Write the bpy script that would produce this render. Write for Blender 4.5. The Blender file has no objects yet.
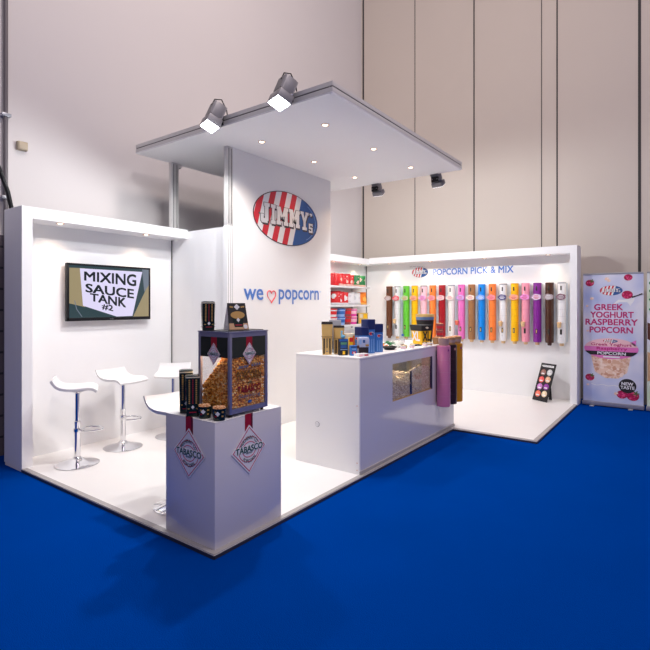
import bpy, bmesh, math, random
from mathutils import Vector, Matrix
R = math.radians
PI = math.pi
C = bpy.context.scene.collection
scene = bpy.context.scene

# ------------------------------------------------------------------ camera
YAW = 0.63232
cam_d = bpy.data.cameras.new('camera')
cam = bpy.data.objects.new('camera', cam_d); C.objects.link(cam)
cam.location = (0, 0, 1.60)
cam.rotation_euler = (R(90), 0, YAW - R(90))
cam_d.sensor_fit = 'HORIZONTAL'; cam_d.sensor_width = 36
cam_d.lens = 36 * 492.86 / 650
cam_d.shift_y = -(325 - 304.29) / 650
cam_d.clip_end = 200
scene.camera = cam

# ------------------------------------------------------------------ world, exposure
scene.view_settings.view_transform = 'Standard'
scene.view_settings.look = 'None'
scene.view_settings.exposure = 0.0
scene.view_settings.gamma = 1
scene.view_settings.use_curve_mapping = False
w = bpy.data.worlds.new('hall'); scene.world = w; w.use_nodes = True
bg = w.node_tree.nodes['Background']
bg.inputs[0].default_value = (0.55, 0.50, 0.72, 1); bg.inputs[1].default_value = 0.32

def look(o, d):
    o.rotation_euler = Vector(d).to_track_quat('-Z', 'Y').to_euler()

def area(name, loc, d, energy, color, sx, sy):
    l = bpy.data.lights.new(name, 'AREA'); l.energy = energy; l.color = color
    l.shape = 'RECTANGLE'; l.size = sx; l.size_y = sy
    o = bpy.data.objects.new(name, l); C.objects.link(o); o.location = loc; look(o, d); return o

# high bay lamps of the exhibition hall, then an added wall wash
area('hall_light', (-1.2, -3.6, 7.2), (0.45, 0.8, -0.42), 170, (1.0, 0.88, 0.86), 0.7, 0.7)
area('hall_light', (3.5, -4.0, 8.5), (0.25, 0.35, -1), 120, (0.98, 0.86, 0.95), 2.0, 2.0)

area('hall_light', (3.2, 0.5, 8.6), (0.35, 1, -0.45), 260, (1.0, 0.86, 0.80), 1.5, 1.0)  # added wash light that lifts the hall walls, not a lamp of the hall

# ------------------------------------------------------------------ materials
def mat(name, col, rough=0.5, metal=0.0, spec=0.5, emis=None, es=0.0, coat=0.0, noise=0.0, nscale=8.0, bump=0.0, bscale=60.0):
    m = bpy.data.materials.new(name); m.use_nodes = True
    nt = m.node_tree; b = nt.nodes['Principled BSDF']
    b.inputs['Base Color'].default_value = (*col, 1)
    b.inputs['Roughness'].default_value = rough
    b.inputs['Metallic'].default_value = metal
    b.inputs['Specular IOR Level'].default_value = spec
    b.inputs['Coat Weight'].default_value = coat
    b.inputs['Coat Roughness'].default_value = 0.06
    if emis:
        b.inputs['Emission Color'].default_value = (*emis, 1)
        b.inputs['Emission Strength'].default_value = es
    if noise or bump:
        tc = nt.nodes.new('ShaderNodeTexCoord')
    if noise:
        n = nt.nodes.new('ShaderNodeTexNoise'); n.inputs['Scale'].default_value = nscale
        n.inputs['Detail'].default_value = 4
        nt.links.new(tc.outputs['Object'], n.inputs['Vector'])
        r = nt.nodes.new('ShaderNodeMixRGB'); r.blend_type = 'MIX'
        r.inputs[1].default_value = (*[max(0, c * (1 - noise)) for c in col], 1)
        r.inputs[2].default_value = (*[min(1, c * (1 + noise)) for c in col], 1)
        nt.links.new(n.outputs['Fac'], r.inputs[0]); nt.links.new(r.outputs[0], b.inputs['Base Color'])
    if bump:
        n = nt.nodes.new('ShaderNodeTexNoise'); n.inputs['Scale'].default_value = bscale
        nt.links.new(tc.outputs['Object'], n.inputs['Vector'])
        bp = nt.nodes.new('ShaderNodeBump'); bp.inputs['Strength'].default_value = bump
        bp.inputs['Distance'].default_value = 0.01
        nt.links.new(n.outputs['Fac'], bp.inputs['Height']); nt.links.new(bp.outputs['Normal'], b.inputs['Normal'])
    return m

def s(r, g, b):  # sRGB 0-255 to linear
    f = lambda c: (c / 255 / 12.92) if c / 255 <= 0.04045 else ((c / 255 + 0.055) / 1.055) ** 2.4
    return (f(r), f(g), f(b))

def glass_mat(name, tint=(1, 1, 1), refl=1.0):
    m = bpy.data.materials.new(name); m.use_nodes = True; nt = m.node_tree
    nt.nodes.remove(nt.nodes['Principled BSDF'])
    t = nt.nodes.new('ShaderNodeBsdfTransparent'); t.inputs[0].default_value = (*tint, 1)
    g = nt.nodes.new('ShaderNodeBsdfGlossy'); g.inputs['Roughness'].default_value = 0.02
    lw = nt.nodes.new('ShaderNodeLayerWeight'); lw.inputs[0].default_value = 0.5
    pw = nt.nodes.new('ShaderNodeMath'); pw.operation = 'POWER'; pw.inputs[1].default_value = 4.0
    fr = nt.nodes.new('ShaderNodeMath'); fr.operation = 'ADD'; fr.inputs[1].default_value = 0.04
    nt.links.new(lw.outputs['Facing'], pw.inputs[0]); nt.links.new(pw.outputs[0], fr.inputs[0])
    mu = nt.nodes.new('ShaderNodeMath'); mu.operation = 'MULTIPLY'; mu.inputs[1].default_value = refl; mu.use_clamp = True
    mx = nt.nodes.new('ShaderNodeMixShader')
    nt.links.new(fr.outputs[0], mu.inputs[0]); nt.links.new(mu.outputs[0], mx.inputs[0])
    nt.links.new(t.outputs[0], mx.inputs[1]); nt.links.new(g.outputs[0], mx.inputs[2])
    nt.links.new(mx.outputs[0], nt.nodes['Material Output'].inputs[0])
    return m

def popcorn_mat(name, cols, scale=70, rough=0.6):
    m = mat(name, cols[0], rough)
    nt = m.node_tree; b = nt.nodes['Principled BSDF']
    tc = nt.nodes.new('ShaderNodeTexCoord'); v = nt.nodes.new('ShaderNodeTexNoise')
    v.inputs['Scale'].default_value = scale; v.inputs['Detail'].default_value = 3
    cr = nt.nodes.new('ShaderNodeValToRGB'); e = cr.color_ramp.elements
    n = len(cols)
    while len(e) < n: e.new(0.5)
    for i, c in enumerate(cols):
        e[i].position = 0.32 + 0.36 * i / (n - 1); e[i].color = (*c, 1)
    nt.links.new(tc.outputs['Object'], v.inputs['Vector']); nt.links.new(v.outputs['Fac'], cr.inputs[0])
    nt.links.new(cr.outputs[0], b.inputs['Base Color'])
    return m

M = {}
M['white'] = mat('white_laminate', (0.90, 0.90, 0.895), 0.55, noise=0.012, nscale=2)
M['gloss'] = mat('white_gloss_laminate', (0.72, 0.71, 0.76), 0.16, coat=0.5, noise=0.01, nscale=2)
M['lamfloor'] = mat('white_floor_laminate', (0.90, 0.885, 0.86), 0.38, spec=0.4, noise=0.02, nscale=3)
M['edge'] = mat('grey_edge_strip', (0.42, 0.40, 0.39), 0.4)
M['darkedge'] = mat('dark_platform_edge', (0.05, 0.05, 0.07), 0.35, metal=0.4)
M['alu'] = mat('aluminium', (0.68, 0.67, 0.65), 0.4, metal=0.25)
M['aludark'] = mat('aluminium_groove', (0.16, 0.155, 0.15), 0.5, metal=0.4)
M['chrome'] = mat('chrome', (0.80, 0.80, 0.82), 0.06, metal=1)
M['seat'] = mat('white_moulded_seat', (0.86, 0.86, 0.86), 0.3)
M['black'] = mat('black_plastic', (0.010, 0.010, 0.012), 0.35, spec=0.25)
M['matblack'] = mat('matt_black', (0.015, 0.014, 0.016), 0.7)
M['grey'] = mat('grey_metal', (0.25, 0.245, 0.26), 0.45, metal=0.3)
M['lens'] = mat('lamp_lens', (1, 1, 1), 0.3, emis=(0.95, 0.97, 1.0), es=22)
M['lensback'] = mat('lamp_lens_dim', (0.9, 0.9, 0.9), 0.3, emis=(0.95, 0.95, 1.0), es=1.2)
M['bulb'] = mat('warm_bulb', (1, 1, 1), 0.3, emis=(1.0, 0.80, 0.58), es=9)
M['copper'] = mat('copper_rim', (0.75, 0.50, 0.38), 0.35, metal=0.6)
M['glass'] = glass_mat('clear_glass')
M['perspex'] = glass_mat('clear_perspex', (0.93, 0.94, 0.95), 1.6)
M['paper'] = mat('white_paper', (0.82, 0.82, 0.84), 0.5)
M['printwhite'] = mat('print_white', (0.83, 0.83, 0.84), 0.5)
def colm(name, rgb, rough=0.45, **k):
    M[name] = mat(name, s(*rgb), rough, **k); return M[name]
colm('lred', (214, 45, 60)); colm('lblue', (45, 92, 158)); colm('lshadow', (70, 62, 66))
colm('textblue', (88, 132, 208)); colm('paleblue', (150, 185, 235)); colm('heartred', (235, 105, 110))
colm('tgreen', (20, 85, 75)); colm('tred', (205, 60, 90)); colm('ribbon', (165, 8, 40))
colm('dkgreen', (13, 34, 26), 0.25); colm('gold', (190, 150, 85), 0.35, metal=0.2); colm('goldfoil', (220, 186, 115), 0.4)
colm('pink', (224, 70, 160)); colm('magenta', (190, 30, 110)); colm('navy', (28, 44, 100)); colm('tubeblue', (62, 125, 200), 0.35)
colm('midblue', (50, 105, 180)); colm('yellow', (250, 195, 10)); colm('orange', (250, 130, 40)); colm('red', (215, 35, 40))
colm('green', (20, 130, 60)); colm('palepink', (245, 190, 205)); colm('cream', (225, 215, 190)); colm('brown', (90, 50, 35)); colm('sky', (110, 190, 225))
colm('silver', (165, 168, 175), 0.3, metal=0.3); colm('leafgreen', (30, 130, 70)); colm('kraft', (205, 165, 125)); colm('lilacbox', (185, 195, 225))
M['caramel'] = popcorn_mat('caramel_popcorn', [s(150, 80, 22), s(228, 145, 48), s(252, 196, 95), s(255, 235, 180)], 55)
M['plainpop'] = popcorn_mat('plain_popcorn', [s(185, 155, 115), s(230, 210, 175), s(250, 242, 220)], 60)
M['cuppop'] = popcorn_mat('cup_popcorn', [s(190, 120, 70), s(230, 180, 130), s(245, 215, 180)], 90)
M['printpop'] = popcorn_mat('printed_popcorn', [s(205, 150, 115), s(235, 200, 175), s(250, 230, 215)], 22, 0.5)

# carpet with pile texture
M['carpet'] = mat('blue_carpet', s(0, 62, 152), 1.0, spec=0.0, noise=0.13, nscale=0.9, bump=0.5, bscale=220)
M['hall'] = mat('hall_wall_paint', (0.66, 0.63, 0.62), 0.7, noise=0.03, nscale=0.6)
M['hallbeige'] = mat('hall_wall_panel', (0.62, 0.555, 0.485), 0.65, noise=0.03, nscale=0.5)
M['seam'] = mat('dark_panel_seam', (0.045, 0.04, 0.04), 0.7)
# blockwork, with the shade behind the stand put into its dark colour
bm_ = mat('shaded_blockwork', (0.10, 0.085, 0.10), 0.8)
nt = bm_.node_tree; br = nt.nodes.new('ShaderNodeTexBrick'); tc = nt.nodes.new('ShaderNodeTexCoord'); mp = nt.nodes.new('ShaderNodeMapping')
mp.inputs['Rotation'].default_value = (R(90), 0, 0)
br.inputs['Color1'].default_value = (0.13, 0.11, 0.13, 1); br.inputs['Color2'].default_value = (0.11, 0.09, 0.11, 1); br.inputs['Mortar'].default_value = (0.03, 0.03, 0.04, 1)
br.inputs['Scale'].default_value = 1; br.inputs['Brick Width'].default_value = 0.45; br.inputs['Row Height'].default_value = 0.22; br.inputs['Mortar Size'].default_value = 0.012
nt.links.new(tc.outputs['Object'], mp.inputs[0]); nt.links.new(mp.outputs[0], br.inputs['Vector']); nt.links.new(br.outputs[0], bm_.node_tree.nodes['Principled BSDF'].inputs['Base Color'])
M['block'] = bm_

# ------------------------------------------------------------------ mesh builder
class MB:
    def __init__(self, m=None):
        self.bm = bmesh.new(); self.mats = []; self.m = m
    def _fin(self, faces, m):
        m = m or self.m
        if m not in self.mats: self.mats.append(m)
        i = self.mats.index(m)
        for f in faces: f.material_index = i
    def _poly(self, vs, fs, m):
        v = [self.bm.verts.new(p) for p in vs]
        out = []
        for f in fs:
            try: out.append(self.bm.faces.new([v[i] for i in f]))
            except ValueError: pass
        self._fin(out, m); return v, out
    def box(self, x0, x1, y0, y1, z0, z1, m=None, bev=0.0, seg=2):
        vs = [(x, y, z) for x in (x0, x1) for y in (y0, y1) for z in (z0, z1)]
        fs = [(0, 1, 3, 2), (4, 6, 7, 5), (0, 4, 5, 1), (2, 3, 7, 6), (0, 2, 6, 4), (1, 5, 7, 3)]
        v, f = self._poly(vs, fs, m)
        if bev:
            es = list({e for q in f for e in q.edges})
            r = bmesh.ops.bevel(self.bm, geom=es, offset=bev, segments=seg, affect='EDGES', profile=0.5)
            self._fin([q for q in r['faces']], m)
        return self
    def prism(self, pts, y0, y1, m=None):
        """polygon in XZ extruded between y0 (front) and y1"""
        n = len(pts)
        vs = [(p[0], y0, p[1]) for p in pts] + [(p[0], y1, p[1]) for p in pts]
        fs = [tuple(range(n)), tuple(range(2 * n - 1, n - 1, -1))] + [(i, i + n, (i + 1) % n + n, (i + 1) % n) for i in range(n)]
        self._poly(vs, fs, m); return self
    def prism_z(self, pts, z0, z1, m=None):
        n = len(pts)
        vs = [(p[0], p[1], z0) for p in pts] + [(p[0], p[1], z1) for p in pts]
        fs = [tuple(range(n - 1, -1, -1)), tuple(range(n, 2 * n))] + [(i, (i + 1) % n, (i + 1) % n + n, i + n) for i in range(n)]
        self._poly(vs, fs, m); return self
    def rings(self, rings, m=None, cap=True, close=True):
        n = len(rings[0]); vs = [p for r in rings for p in r]; fs = []
        for k in range(len(rings) - 1):
            for i in range(n if close else n - 1):
                j = (i + 1) % n
                fs.append((k * n + i, k * n + j, (k + 1) * n + j, (k + 1) * n + i))
        if cap:
            fs.append(tuple(range(n - 1, -1, -1))); fs.append(tuple(range((len(rings) - 1) * n, len(rings) * n)))
        self._poly(vs, fs, m); return self
    def lathe(self, prof, cx=0, cy=0, n=24, m=None, cap=True, sx=1, sy=1, a0=0):
        rg = [[(cx + sx * r * math.cos(a0 + 2 * PI * i / n), cy + sy * r * math.sin(a0 + 2 * PI * i / n), z) for i in range(n)] for r, z in prof]
        return self.rings(rg, m, cap)
    def tube(self, path, r, n=10, m=None):
        P = [Vector(p) for p in path]; rg = []
        rs = r if isinstance(r, (list, tuple)) else [r] * len(P)
        up = Vector((0, 0, 1)); prev = None
        for i, p in enumerate(P):
            t = (P[min(i + 1, len(P) - 1)] - P[max(i - 1, 0)]).normalized()
            a = prev if prev is not None else (up if abs(t.z) < 0.9 else Vector((1, 0, 0)))
            u = (a - t * a.dot(t)).normalized(); v = t.cross(u); prev = u
            rg.append([tuple(p + rs[i] * (math.cos(2 * PI * k / n) * u + math.sin(2 * PI * k / n) * v)) for k in range(n)])
        return self.rings(rg, m)
    def blob(self, c, r, m=None, sub=1, sc=(1, 1, 1), jit=0.0):
        g = bmesh.ops.create_icosphere(self.bm, subdivisions=sub, radius=1)
        for v in g['verts']:
            k = r * (1 + random.uniform(-jit, jit))
            v.co = Vector((c[0] + v.co.x * k * sc[0], c[1] + v.co.y * k * sc[1], c[2] + v.co.z * k * sc[2]))
        self._fin({f for v in g['verts'] for f in v.link_faces}, m); return self
    def mesh_verts(self, vs, fs, m=None):
        self._poly(vs, fs, m); return self
    def xf(self, mtx):
        bmesh.ops.transform(self.bm, matrix=mtx, verts=self.bm.verts); return self
    def build(self, name, parent=None, loc=(0, 0, 0), rz=0, smooth=True, rot=None):
        bmesh.ops.recalc_face_normals(self.bm, faces=self.bm.faces)
        me = bpy.data.meshes.new(name); self.bm.to_mesh(me); self.bm.free()
        for m in self.mats: me.materials.append(m)
        if smooth:
            me.polygons.foreach_set('use_smooth', [True] * len(me.polygons))
            me.set_sharp_from_angle(angle=R(38))
        o = bpy.data.objects.new(name, me); C.objects.link(o)
        o.location = loc; o.rotation_euler = rot or (0, 0, rz)
        if parent: o.parent = parent
        return o

def thing(name, label, cat, loc=(0, 0, 0), rz=0, group=None):
    o = bpy.data.objects.new(name, None); C.objects.link(o)
    o.empty_display_size = 0.1
    o.location = loc; o.rotation_euler = (0, 0, rz); o['label'] = label; o['category'] = cat
    if group: o['group'] = group
    return o
def tag(o, label, cat, group=None, kind=None):
    o['label'] = label; o['category'] = cat
    if group: o['group'] = group
    if kind: o['kind'] = kind
    return o
def struct(o): o['kind'] = 'structure'; return o
def dup(root, loc, rz, label, group=None):
    r = root.copy(); C.objects.link(r); r.location = loc; r.rotation_euler = (0, 0, rz); r['label'] = label
    if group: r['group'] = group
    for ch in list(root.children):
        c = ch.copy(); C.objects.link(c); c.parent = r
        for g in ch.children:
            d = g.copy(); C.objects.link(d); d.parent = c
    return r

# text -> flat glyph mesh in XZ
_tc = {}
def glyphs(txt, bold=0.0):
    k = (txt, bold)
    if k in _tc: return _tc[k]
    cu = bpy.data.curves.new('t', 'FONT'); cu.body = txt; cu.offset = bold; cu.resolution_u = 3; cu.size = 1
    o = bpy.data.objects.new('t', cu); C.objects.link(o)
    dg = bpy.context.evaluated_depsgraph_get(); dg.update()
    me = bpy.data.meshes.new_from_object(o.evaluated_get(dg))
    vs = [v.co.copy() for v in me.vertices]; fs = [tuple(p.vertices) for p in me.polygons]
    bpy.data.objects.remove(o); bpy.data.curves.remove(cu); bpy.data.meshes.remove(me)
    x0 = min(v.x for v in vs); x1 = max(v.x for v in vs); y0 = min(v.y for v in vs); y1 = max(v.y for v in vs)
    vs = [((v.x - x0) / (x1 - x0), (v.y - y0) / (y1 - y0)) for v in vs]
    _tc[k] = (vs, fs); return _tc[k]
def put_text(mb, txt, x0, x1, z0, z1, y, m, bold=0.0, fn=None):
    vs, fs = glyphs(txt, 0.0)
    if fn is None: fn = lambda u, v: (x0 + u * (x1 - x0), z0 + v * (z1 - z0))
    k = bold * 1.1 / max(1, len(txt)) ; kv = bold * 0.9
    for n_, (du, dv) in enumerate(((-k, -kv), (k, -kv), (-k, kv), (k, kv), (0, 0)) if bold else ((0, 0),)):
        out = []
        for u, v in vs:
            a, b = fn(u + du, v + dv); out.append((a, y - n_ * .00015, b))
        mb.mesh_verts(out, fs, m)

def clip(poly, a, b, c):      # keep a*x+b*z<=c
    out = []
    for i in range(len(poly)):
        p, q = poly[i], poly[(i + 1) % len(poly)]
        dp = a * p[0] + b * p[1] - c; dq = a * q[0] + b * q[1] - c
        if dp <= 0: out.append(p)
        if dp * dq < 0:
            t = dp / (dp - dq); out.append((p[0] + t * (q[0] - p[0]), p[1] + t * (q[1] - p[1])))
    return out
def ellipse(cx, cz, a, b, n=48, t0=0, t1=2 * PI):
    return [(cx + a * math.cos(t0 + (t1 - t0) * i / n), cz + b * math.sin(t0 + (t1 - t0) * i / n)) for i in range(n)]
def arc_text(mb, txt, cx, cz, rad, h, a0, a1, y, m, bold=0.0, inward=False):
    """text bent on an arc; angles in degrees, a0 start, a1 end"""
    def fn(u, v):
        a = R(a0 + (a1 - a0) * u); r = rad + (v * h if not inward else (1 - v) * h)
        return (cx + r * math.cos(a), cz + r * math.sin(a))
    put_text(mb, txt, 0, 0, 0, 0, y, m, bold, fn)
def ring(mb, cx, cz, a, b, wd, y0, y1, m, n=40, t0=0, t1=2 * PI):
    o = ellipse(cx, cz, a, b, n, t0, t1); i_ = ellipse(cx, cz, a - wd, b - wd, n, t0, t1)
    full = abs(t1 - t0 - 2 * PI) < 1e-3
    for k in range(n if full else n - 1):
        j = (k + 1) % n
        mb.prism([o[k], o[j], i_[j], i_[k]], y0, y1, m)
def bar(mb, x0, z0, x1, z1, wd, y0, y1, m):
    d = Vector((x1 - x0, z1 - z0)); n_ = Vector((-d.y, d.x)).normalized() * wd / 2
    mb.prism([(x0 + n_.x, z0 + n_.y), (x0 - n_.x, z0 - n_.y), (x1 - n_.x, z1 - n_.y), (x1 + n_.x, z1 + n_.y)], y0, y1, m)

# slab letters of the oval logo, unit cell 1x1
def slab(mb, ch, x, z, w_, h, y0, y1, m):
    t = w_ * 0.30; sr = h * 0.16
    cnt = [0]
    def B(a, b, c, d):
        cnt[0] += 1; mb.prism([(x + a * w_, z + b * h), (x + c * w_, z + b * h), (x + c * w_, z + d * h), (x + a * w_, z + d * h)], y0 - cnt[0] * .00025, y1, m)
    if ch == 'I':
        B(.28, 0, .72, 1); B(.08, 0, .92, .18); B(.08, .82, .92, 1)
    elif ch == 'J':
        B(.46, .12, .84, 1); B(.36, .82, .96, 1); B(.10, 0, .74, .22)
        mb.prism([(x + .7 * w_, z), (x + .8 * w_, z + .2 * h), (x + .6 * w_, z + .22 * h)], y0, y1, m)
        B(0, .06, .30, .42)
    elif ch == 'M':
        B(.06, 0, .31, 1); B(.69, 0, .94, 1); B(0, 0, .38, .2); B(.62, 0, 1, .2); B(0, .82, .3, 1); B(.7, .82, 1, 1)
        mb.prism([(x + .12 * w_, z + h), (x + .34 * w_, z + h), (x + .58 * w_, z + .32 * h), (x + .42 * w_, z + .32 * h)], y0, y1, m)
        mb.prism([(x + .88 * w_, z + h), (x + .66 * w_, z + h), (x + .42 * w_, z + .32 * h), (x + .58 * w_, z + .32 * h)], y0, y1, m)
    elif ch == 'Y':
        B(.36, 0, .64, .5); B(.22, 0, .78, .16); B(0, .85, .38, 1); B(.62, .85, 1, 1)
        mb.prism([(x + .05 * w_, z + .95 * h), (x + .34 * w_, z + .95 * h), (x + .62 * w_, z + .42 * h), (x + .38 * w_, z + .42 * h)], y0, y1, m)
        mb.prism([(x + .95 * w_, z + .95 * h), (x + .66 * w_, z + .95 * h), (x + .38 * w_, z + .42 * h), (x + .62 * w_, z + .42 * h)], y0, y1, m)
    elif ch == 'S':
        B(0, .8, 1, 1); B(0, .4, 1, .6); B(0, 0, 1, .2); B(0, .5, .34, .9); B(.66, .1, 1, .5); B(0, 0, .2, .3); B(.8, .7, 1, 1)
    elif ch == "'":
        mb.prism([(x + .2 * w_, z + .95 * h), (x + .8 * w_, z + .95 * h), (x + .75 * w_, z + .72 * h), (x + .35 * w_, z + .6 * h), (x + .5 * w_, z + .75 * h), (x + .2 * w_, z + .78 * h)], y0, y1, m)

def oval_logo(mb, cx, cz, a, b, y, d=0.004, simple=False):
    """oval: red and white slanted stripes left, blue field right, slab letters"""
    k = 0.30  # slant dx/dz
    el = ellipse(cx, cz, a, b, 56)
    mb.prism(ellipse(cx, cz, a * 1.02, b * 1.03, 56), y - d, y, M['lshadow'])
    xb = cx + 0.30 * a
    nst = 8; wst = (xb - (cx - a * 1.0)) / 8.0
    for i in range(0, 9):
        xr = xb - i * wst; xl = xr - wst
        p = clip(clip(el, 1, -k, xr - k * cz), -1, k, -(xl - k * cz))
        if len(p) > 2: mb.prism(p, y - 2 * d, y - d, M['printwhite'] if i % 2 == 0 else M['lred'])
    p = clip(el, -1, k, -(xb - k * cz))
    mb.prism(p, y - 2 * d, y - d, M['lblue'])
    if not simple:
        ring(mb, cx, cz, a * 0.94, b * 0.93, 0.006, y - 2.3 * d, y - 2 * d, M['paleblue'], 48, R(-50), R(48))
        for sgn in (-1, 1):
            mb.prism(ellipse(cx + sgn * a * .86, cz, 0.012, 0.012, 10), y - 2.4 * d, y - 2 * d, M['lshadow'])
    word = [('J', .80), ('I', .50), ('M', 1.12), ('M', 1.08), ('Y', .85)]
    H = b * 0.74; tot = sum(q for _, q in word)
    for (mm, dx, dz, yy) in ((M['lshadow'], a * .026, -b * .07, 2.5), (M['lshadow'], -a * .012, b * .018, 2.3), (M['lshadow'], a * .012, b * .018, 2.4), (M['lshadow'], -a * .010, -b * .02, 2.45), (M['printwhite'], 0, 0, 3.4)):
        x = cx - a * 0.82
        for i, (ch, ww) in enumerate(word):
            W_ = ww / tot * a * 1.52
            hh = H * (1.0, .98, .92, .92, .98)[i]
            slab(mb, ch, x + dx, cz - hh / 2 + dz + b * .05, W_ * .92, hh, y - yy * d, y - 2 * d, mm); x += W_
        slab(mb, "'", x + dx - a * .01, cz + b * .04 + dz, a * .15, H * .52, y - yy * d, y - 2 * d, mm)
        slab(mb, 'S', x + dx - a * .01, cz - b * .38 + dz, a * .13, H * .50, y - yy * d, y - 2 * d, mm)

def diamond_logo(mb, cx, cz, hw, hh, y, full=True):
    dm = lambda f, cz_=cz: [(cx, cz_ - hh * f), (cx + hw * f, cz_), (cx, cz_ + hh * f), (cx - hw * f, cz_)]
    mb.prism(dm(1), y - .002, y, M['printwhite'])
    A, B_ = dm(.92), dm(.875)
    for i in range(4):
        j = (i + 1) % 4; mb.prism([A[i], A[j], B_[j], B_[i]], y - .003, y - .002, M['tred'])
    a, b = hw * .60, hh * .52
    ring(mb, cx, cz, a, b, hw * .03, y - .003, y - .002, M['tred'])
    ring(mb, cx, cz, a * .66, b * .62, hw * .03, y - .003, y - .002, M['tred'])
    if full:
        arc_text(mb, 'McILHENNY CO.', cx, cz, a * .70, a * .24, 158, 22, y - .0032, M['tgreen'], .01)
        arc_text(mb, 'POPCORN', cx, cz, a * .92, -a * .24, 225, 315, y - .0032, M['tgreen'], .01)
        put_text(mb, 'BRAND', cx - a * .28, cx + a * .28, cz - b * .33, cz - b * .20, y - .0032, M['tgreen'], .01)
    mb.prism([(cx - hw * .80, cz - hh * .10), (cx + hw * .80, cz - hh * .10), (cx + hw * .80, cz + hh * .17), (cx - hw * .80, cz + hh * .17)], y - .0034, y - .002, M['printwhite'])
    put_text(mb, 'TABASCO', cx - hw * .77, cx + hw * .77, cz - hh * .09, cz + hh * .155, y - .0045, M['tgreen'], .03)

# ================================================================== SETTING
mb = MB(M['carpet']); mb.box(-9, 12, -9, 12, -0.1, 0.024); struct(mb.build('floor'))
# platform (raised L-shaped stand floor)
Lp = [(2.05, 2.35), (5.90, 2.35), (5.90, 1.36), (8.75, 1.36), (8.75, 5.40), (2.05, 5.40)]
mb = MB(M['lamfloor']); mb.prism_z(Lp, 0.0, 0.05); struct(mb.build('floor_stand', smooth=False))
def strip(mb, p, q, w_, z0, z1, side, m):
    d = Vector((q[0] - p[0], q[1] - p[1])).normalized(); n_ = Vector((-d.y, d.x)) * w_ * side
    mb.prism_z([p, q, (q[0] + n_.x, q[1] + n_.y), (p[0] + n_.x, p[1] + n_.y)], z0, z1, m)
segs = [((2.05, 5.03), (2.05, 2.35)), ((2.05, 2.35), (5.90, 2.35)), ((5.90, 2.35), (5.90, 1.36)), ((5.90, 1.36), (8.44, 1.36))]
mb = MB(M['edge'])
for i, (p, q) in enumerate(segs): strip(mb, p, q, 0.045, 0.0503, 0.0525 + i * .0003, 1, M['edge'])
for p, q in segs: strip(mb, p, q, 0.006, 0.024, 0.045, -1, M['darkedge'])
struct(mb.build('trim_1', smooth=False))

# walls of the stand
mb = MB(M['white'])
mb.box(2.05, 3.96, 5.35, 5.42, 0.05, 2.53); mb.box(2.05, 2.145, 5.03, 5.35, 0.05, 2.53)
mb.box(2.145, 3.96, 5.03, 5.35, 2.42, 2.53)
struct(mb.build('wall_back', smooth=False))
mb = MB(M['white']); mb.box(3.96, 4.00, 4.25, 5.42, 0.05, 2.51); struct(mb.build('wall_partition', smooth=False))
mb = MB(M['white']); mb.box(3.945, 5.87, 4.20, 4.25, 0.05, 3.40); struct(mb.build('wall_center', smooth=False))
mb = MB(M['white']); mb.box(5.83, 5.87, 4.25, 5.35, 0.05, 3.40); struct(mb.build('wall_storage', smooth=False))
mb = MB(M['white']); mb.box(4.0, 8.75, 5.35, 5.42, 0.05, 2.50); mb.box(5.87, 8.75, 5.10, 5.35, 2.385, 2.50)
struct(mb.build('wall_shelves', smooth=False))
mb = MB(M['white']); mb.box(8.75, 8.80, 1.36, 5.42, 0.05, 2.52); mb.box(8.45, 8.75, 1.46, 5.10, 2.40, 2.52)
mb.box(8.45, 8.75, 1.36, 1.46, 0.05, 2.52); struct(mb.build('wall_right', smooth=False))
# dark joint between the wall and the partition
mb = MB(M['aludark']); mb.box(3.948, 3.958, 5.338, 5.348, 0.05, 2.42); mb.box(8.735, 8.748, 5.335, 5.348, 0.05, 2.40)
struct(mb.build('trim_2', smooth=False))

# hall walls
mb = MB(M['hall']); mb.box(-9, 9.3, 5.75, 5.9, 2.32, 9); mb.box(-9, 9.3, 5.75, 5.9, 0, 2.32, M['block'])
struct(mb.build('wall_hall_back', smooth=False))
mb = MB(M['hallbeige']); mb.box(9.2, 9.35, -9, 5.75, 0, 9)
for y, t in ((5.70, .035), (4.464, .012), (3.24, .022), (2.04, .012), (1.79, .022), (0.592, .04), (-.62, .02), (-1.84, .02)):
    mb.box(9.194, 9.2, y - t / 2, y + t / 2, 0, 9, M['seam'])
struct(mb.build('wall_hall_right', smooth=False))

# ================================================================== CANOPY
cn = thing('canopy', 'large flat white canopy with grey aluminium edge above the stand', 'canopy', (3.43, 2.44, 3.40))
mb = MB(M['white']); mb.box(0.02, 2.93, 0.02, 2.82, 0.0, 0.03); mb.build('panel', cn, smooth=False)
mb = MB(M['alu'])
for (x0, x1, y0, y1) in ((-.02, 2.97, -.02, .02), (-.02, 2.97, 2.82, 2.86), (-.02, .02, .02, 2.82), (2.93, 2.97, .02, 2.82)):
    mb.box(x0, x1, y0, y1, 0.012, 0.05); mb.box(x0, x1, y0, y1, 0.062, 0.100)
    mb.box(x0 + .006, x1 - .006, y0 + .006, y1 - .006, 0.05, 0.062, M['aludark'])
    mb.box(x0 + .003, x1 - .003, y0 + .003, y1 - .003, -0.002, 0.012, M['white'])
mb.build('edge_frame', cn, smooth=False)
for i, (x, y, z0) in enumerate(((3.93, 5.27, 2.53), (3.895, 4.225, 2.50))):
    mb = MB(M['alu']); h = .045 if i else .055
    x -= 3.43; y -= 2.44
    mb.box(x - h, x + h, y - .03, y + .03, z0 - 3.40, 0.0, bev=.006)
    for k in (-.45, .45): mb.box(x + k * h - .004, x + k * h + .004, y - .032, y - .029, z0 - 3.38, -.02, M['aludark'])
    mb.box(x + h, x + h + .05, y - .02, y + .02, -.05, -.003)
    mb.build('post', cn)

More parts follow.
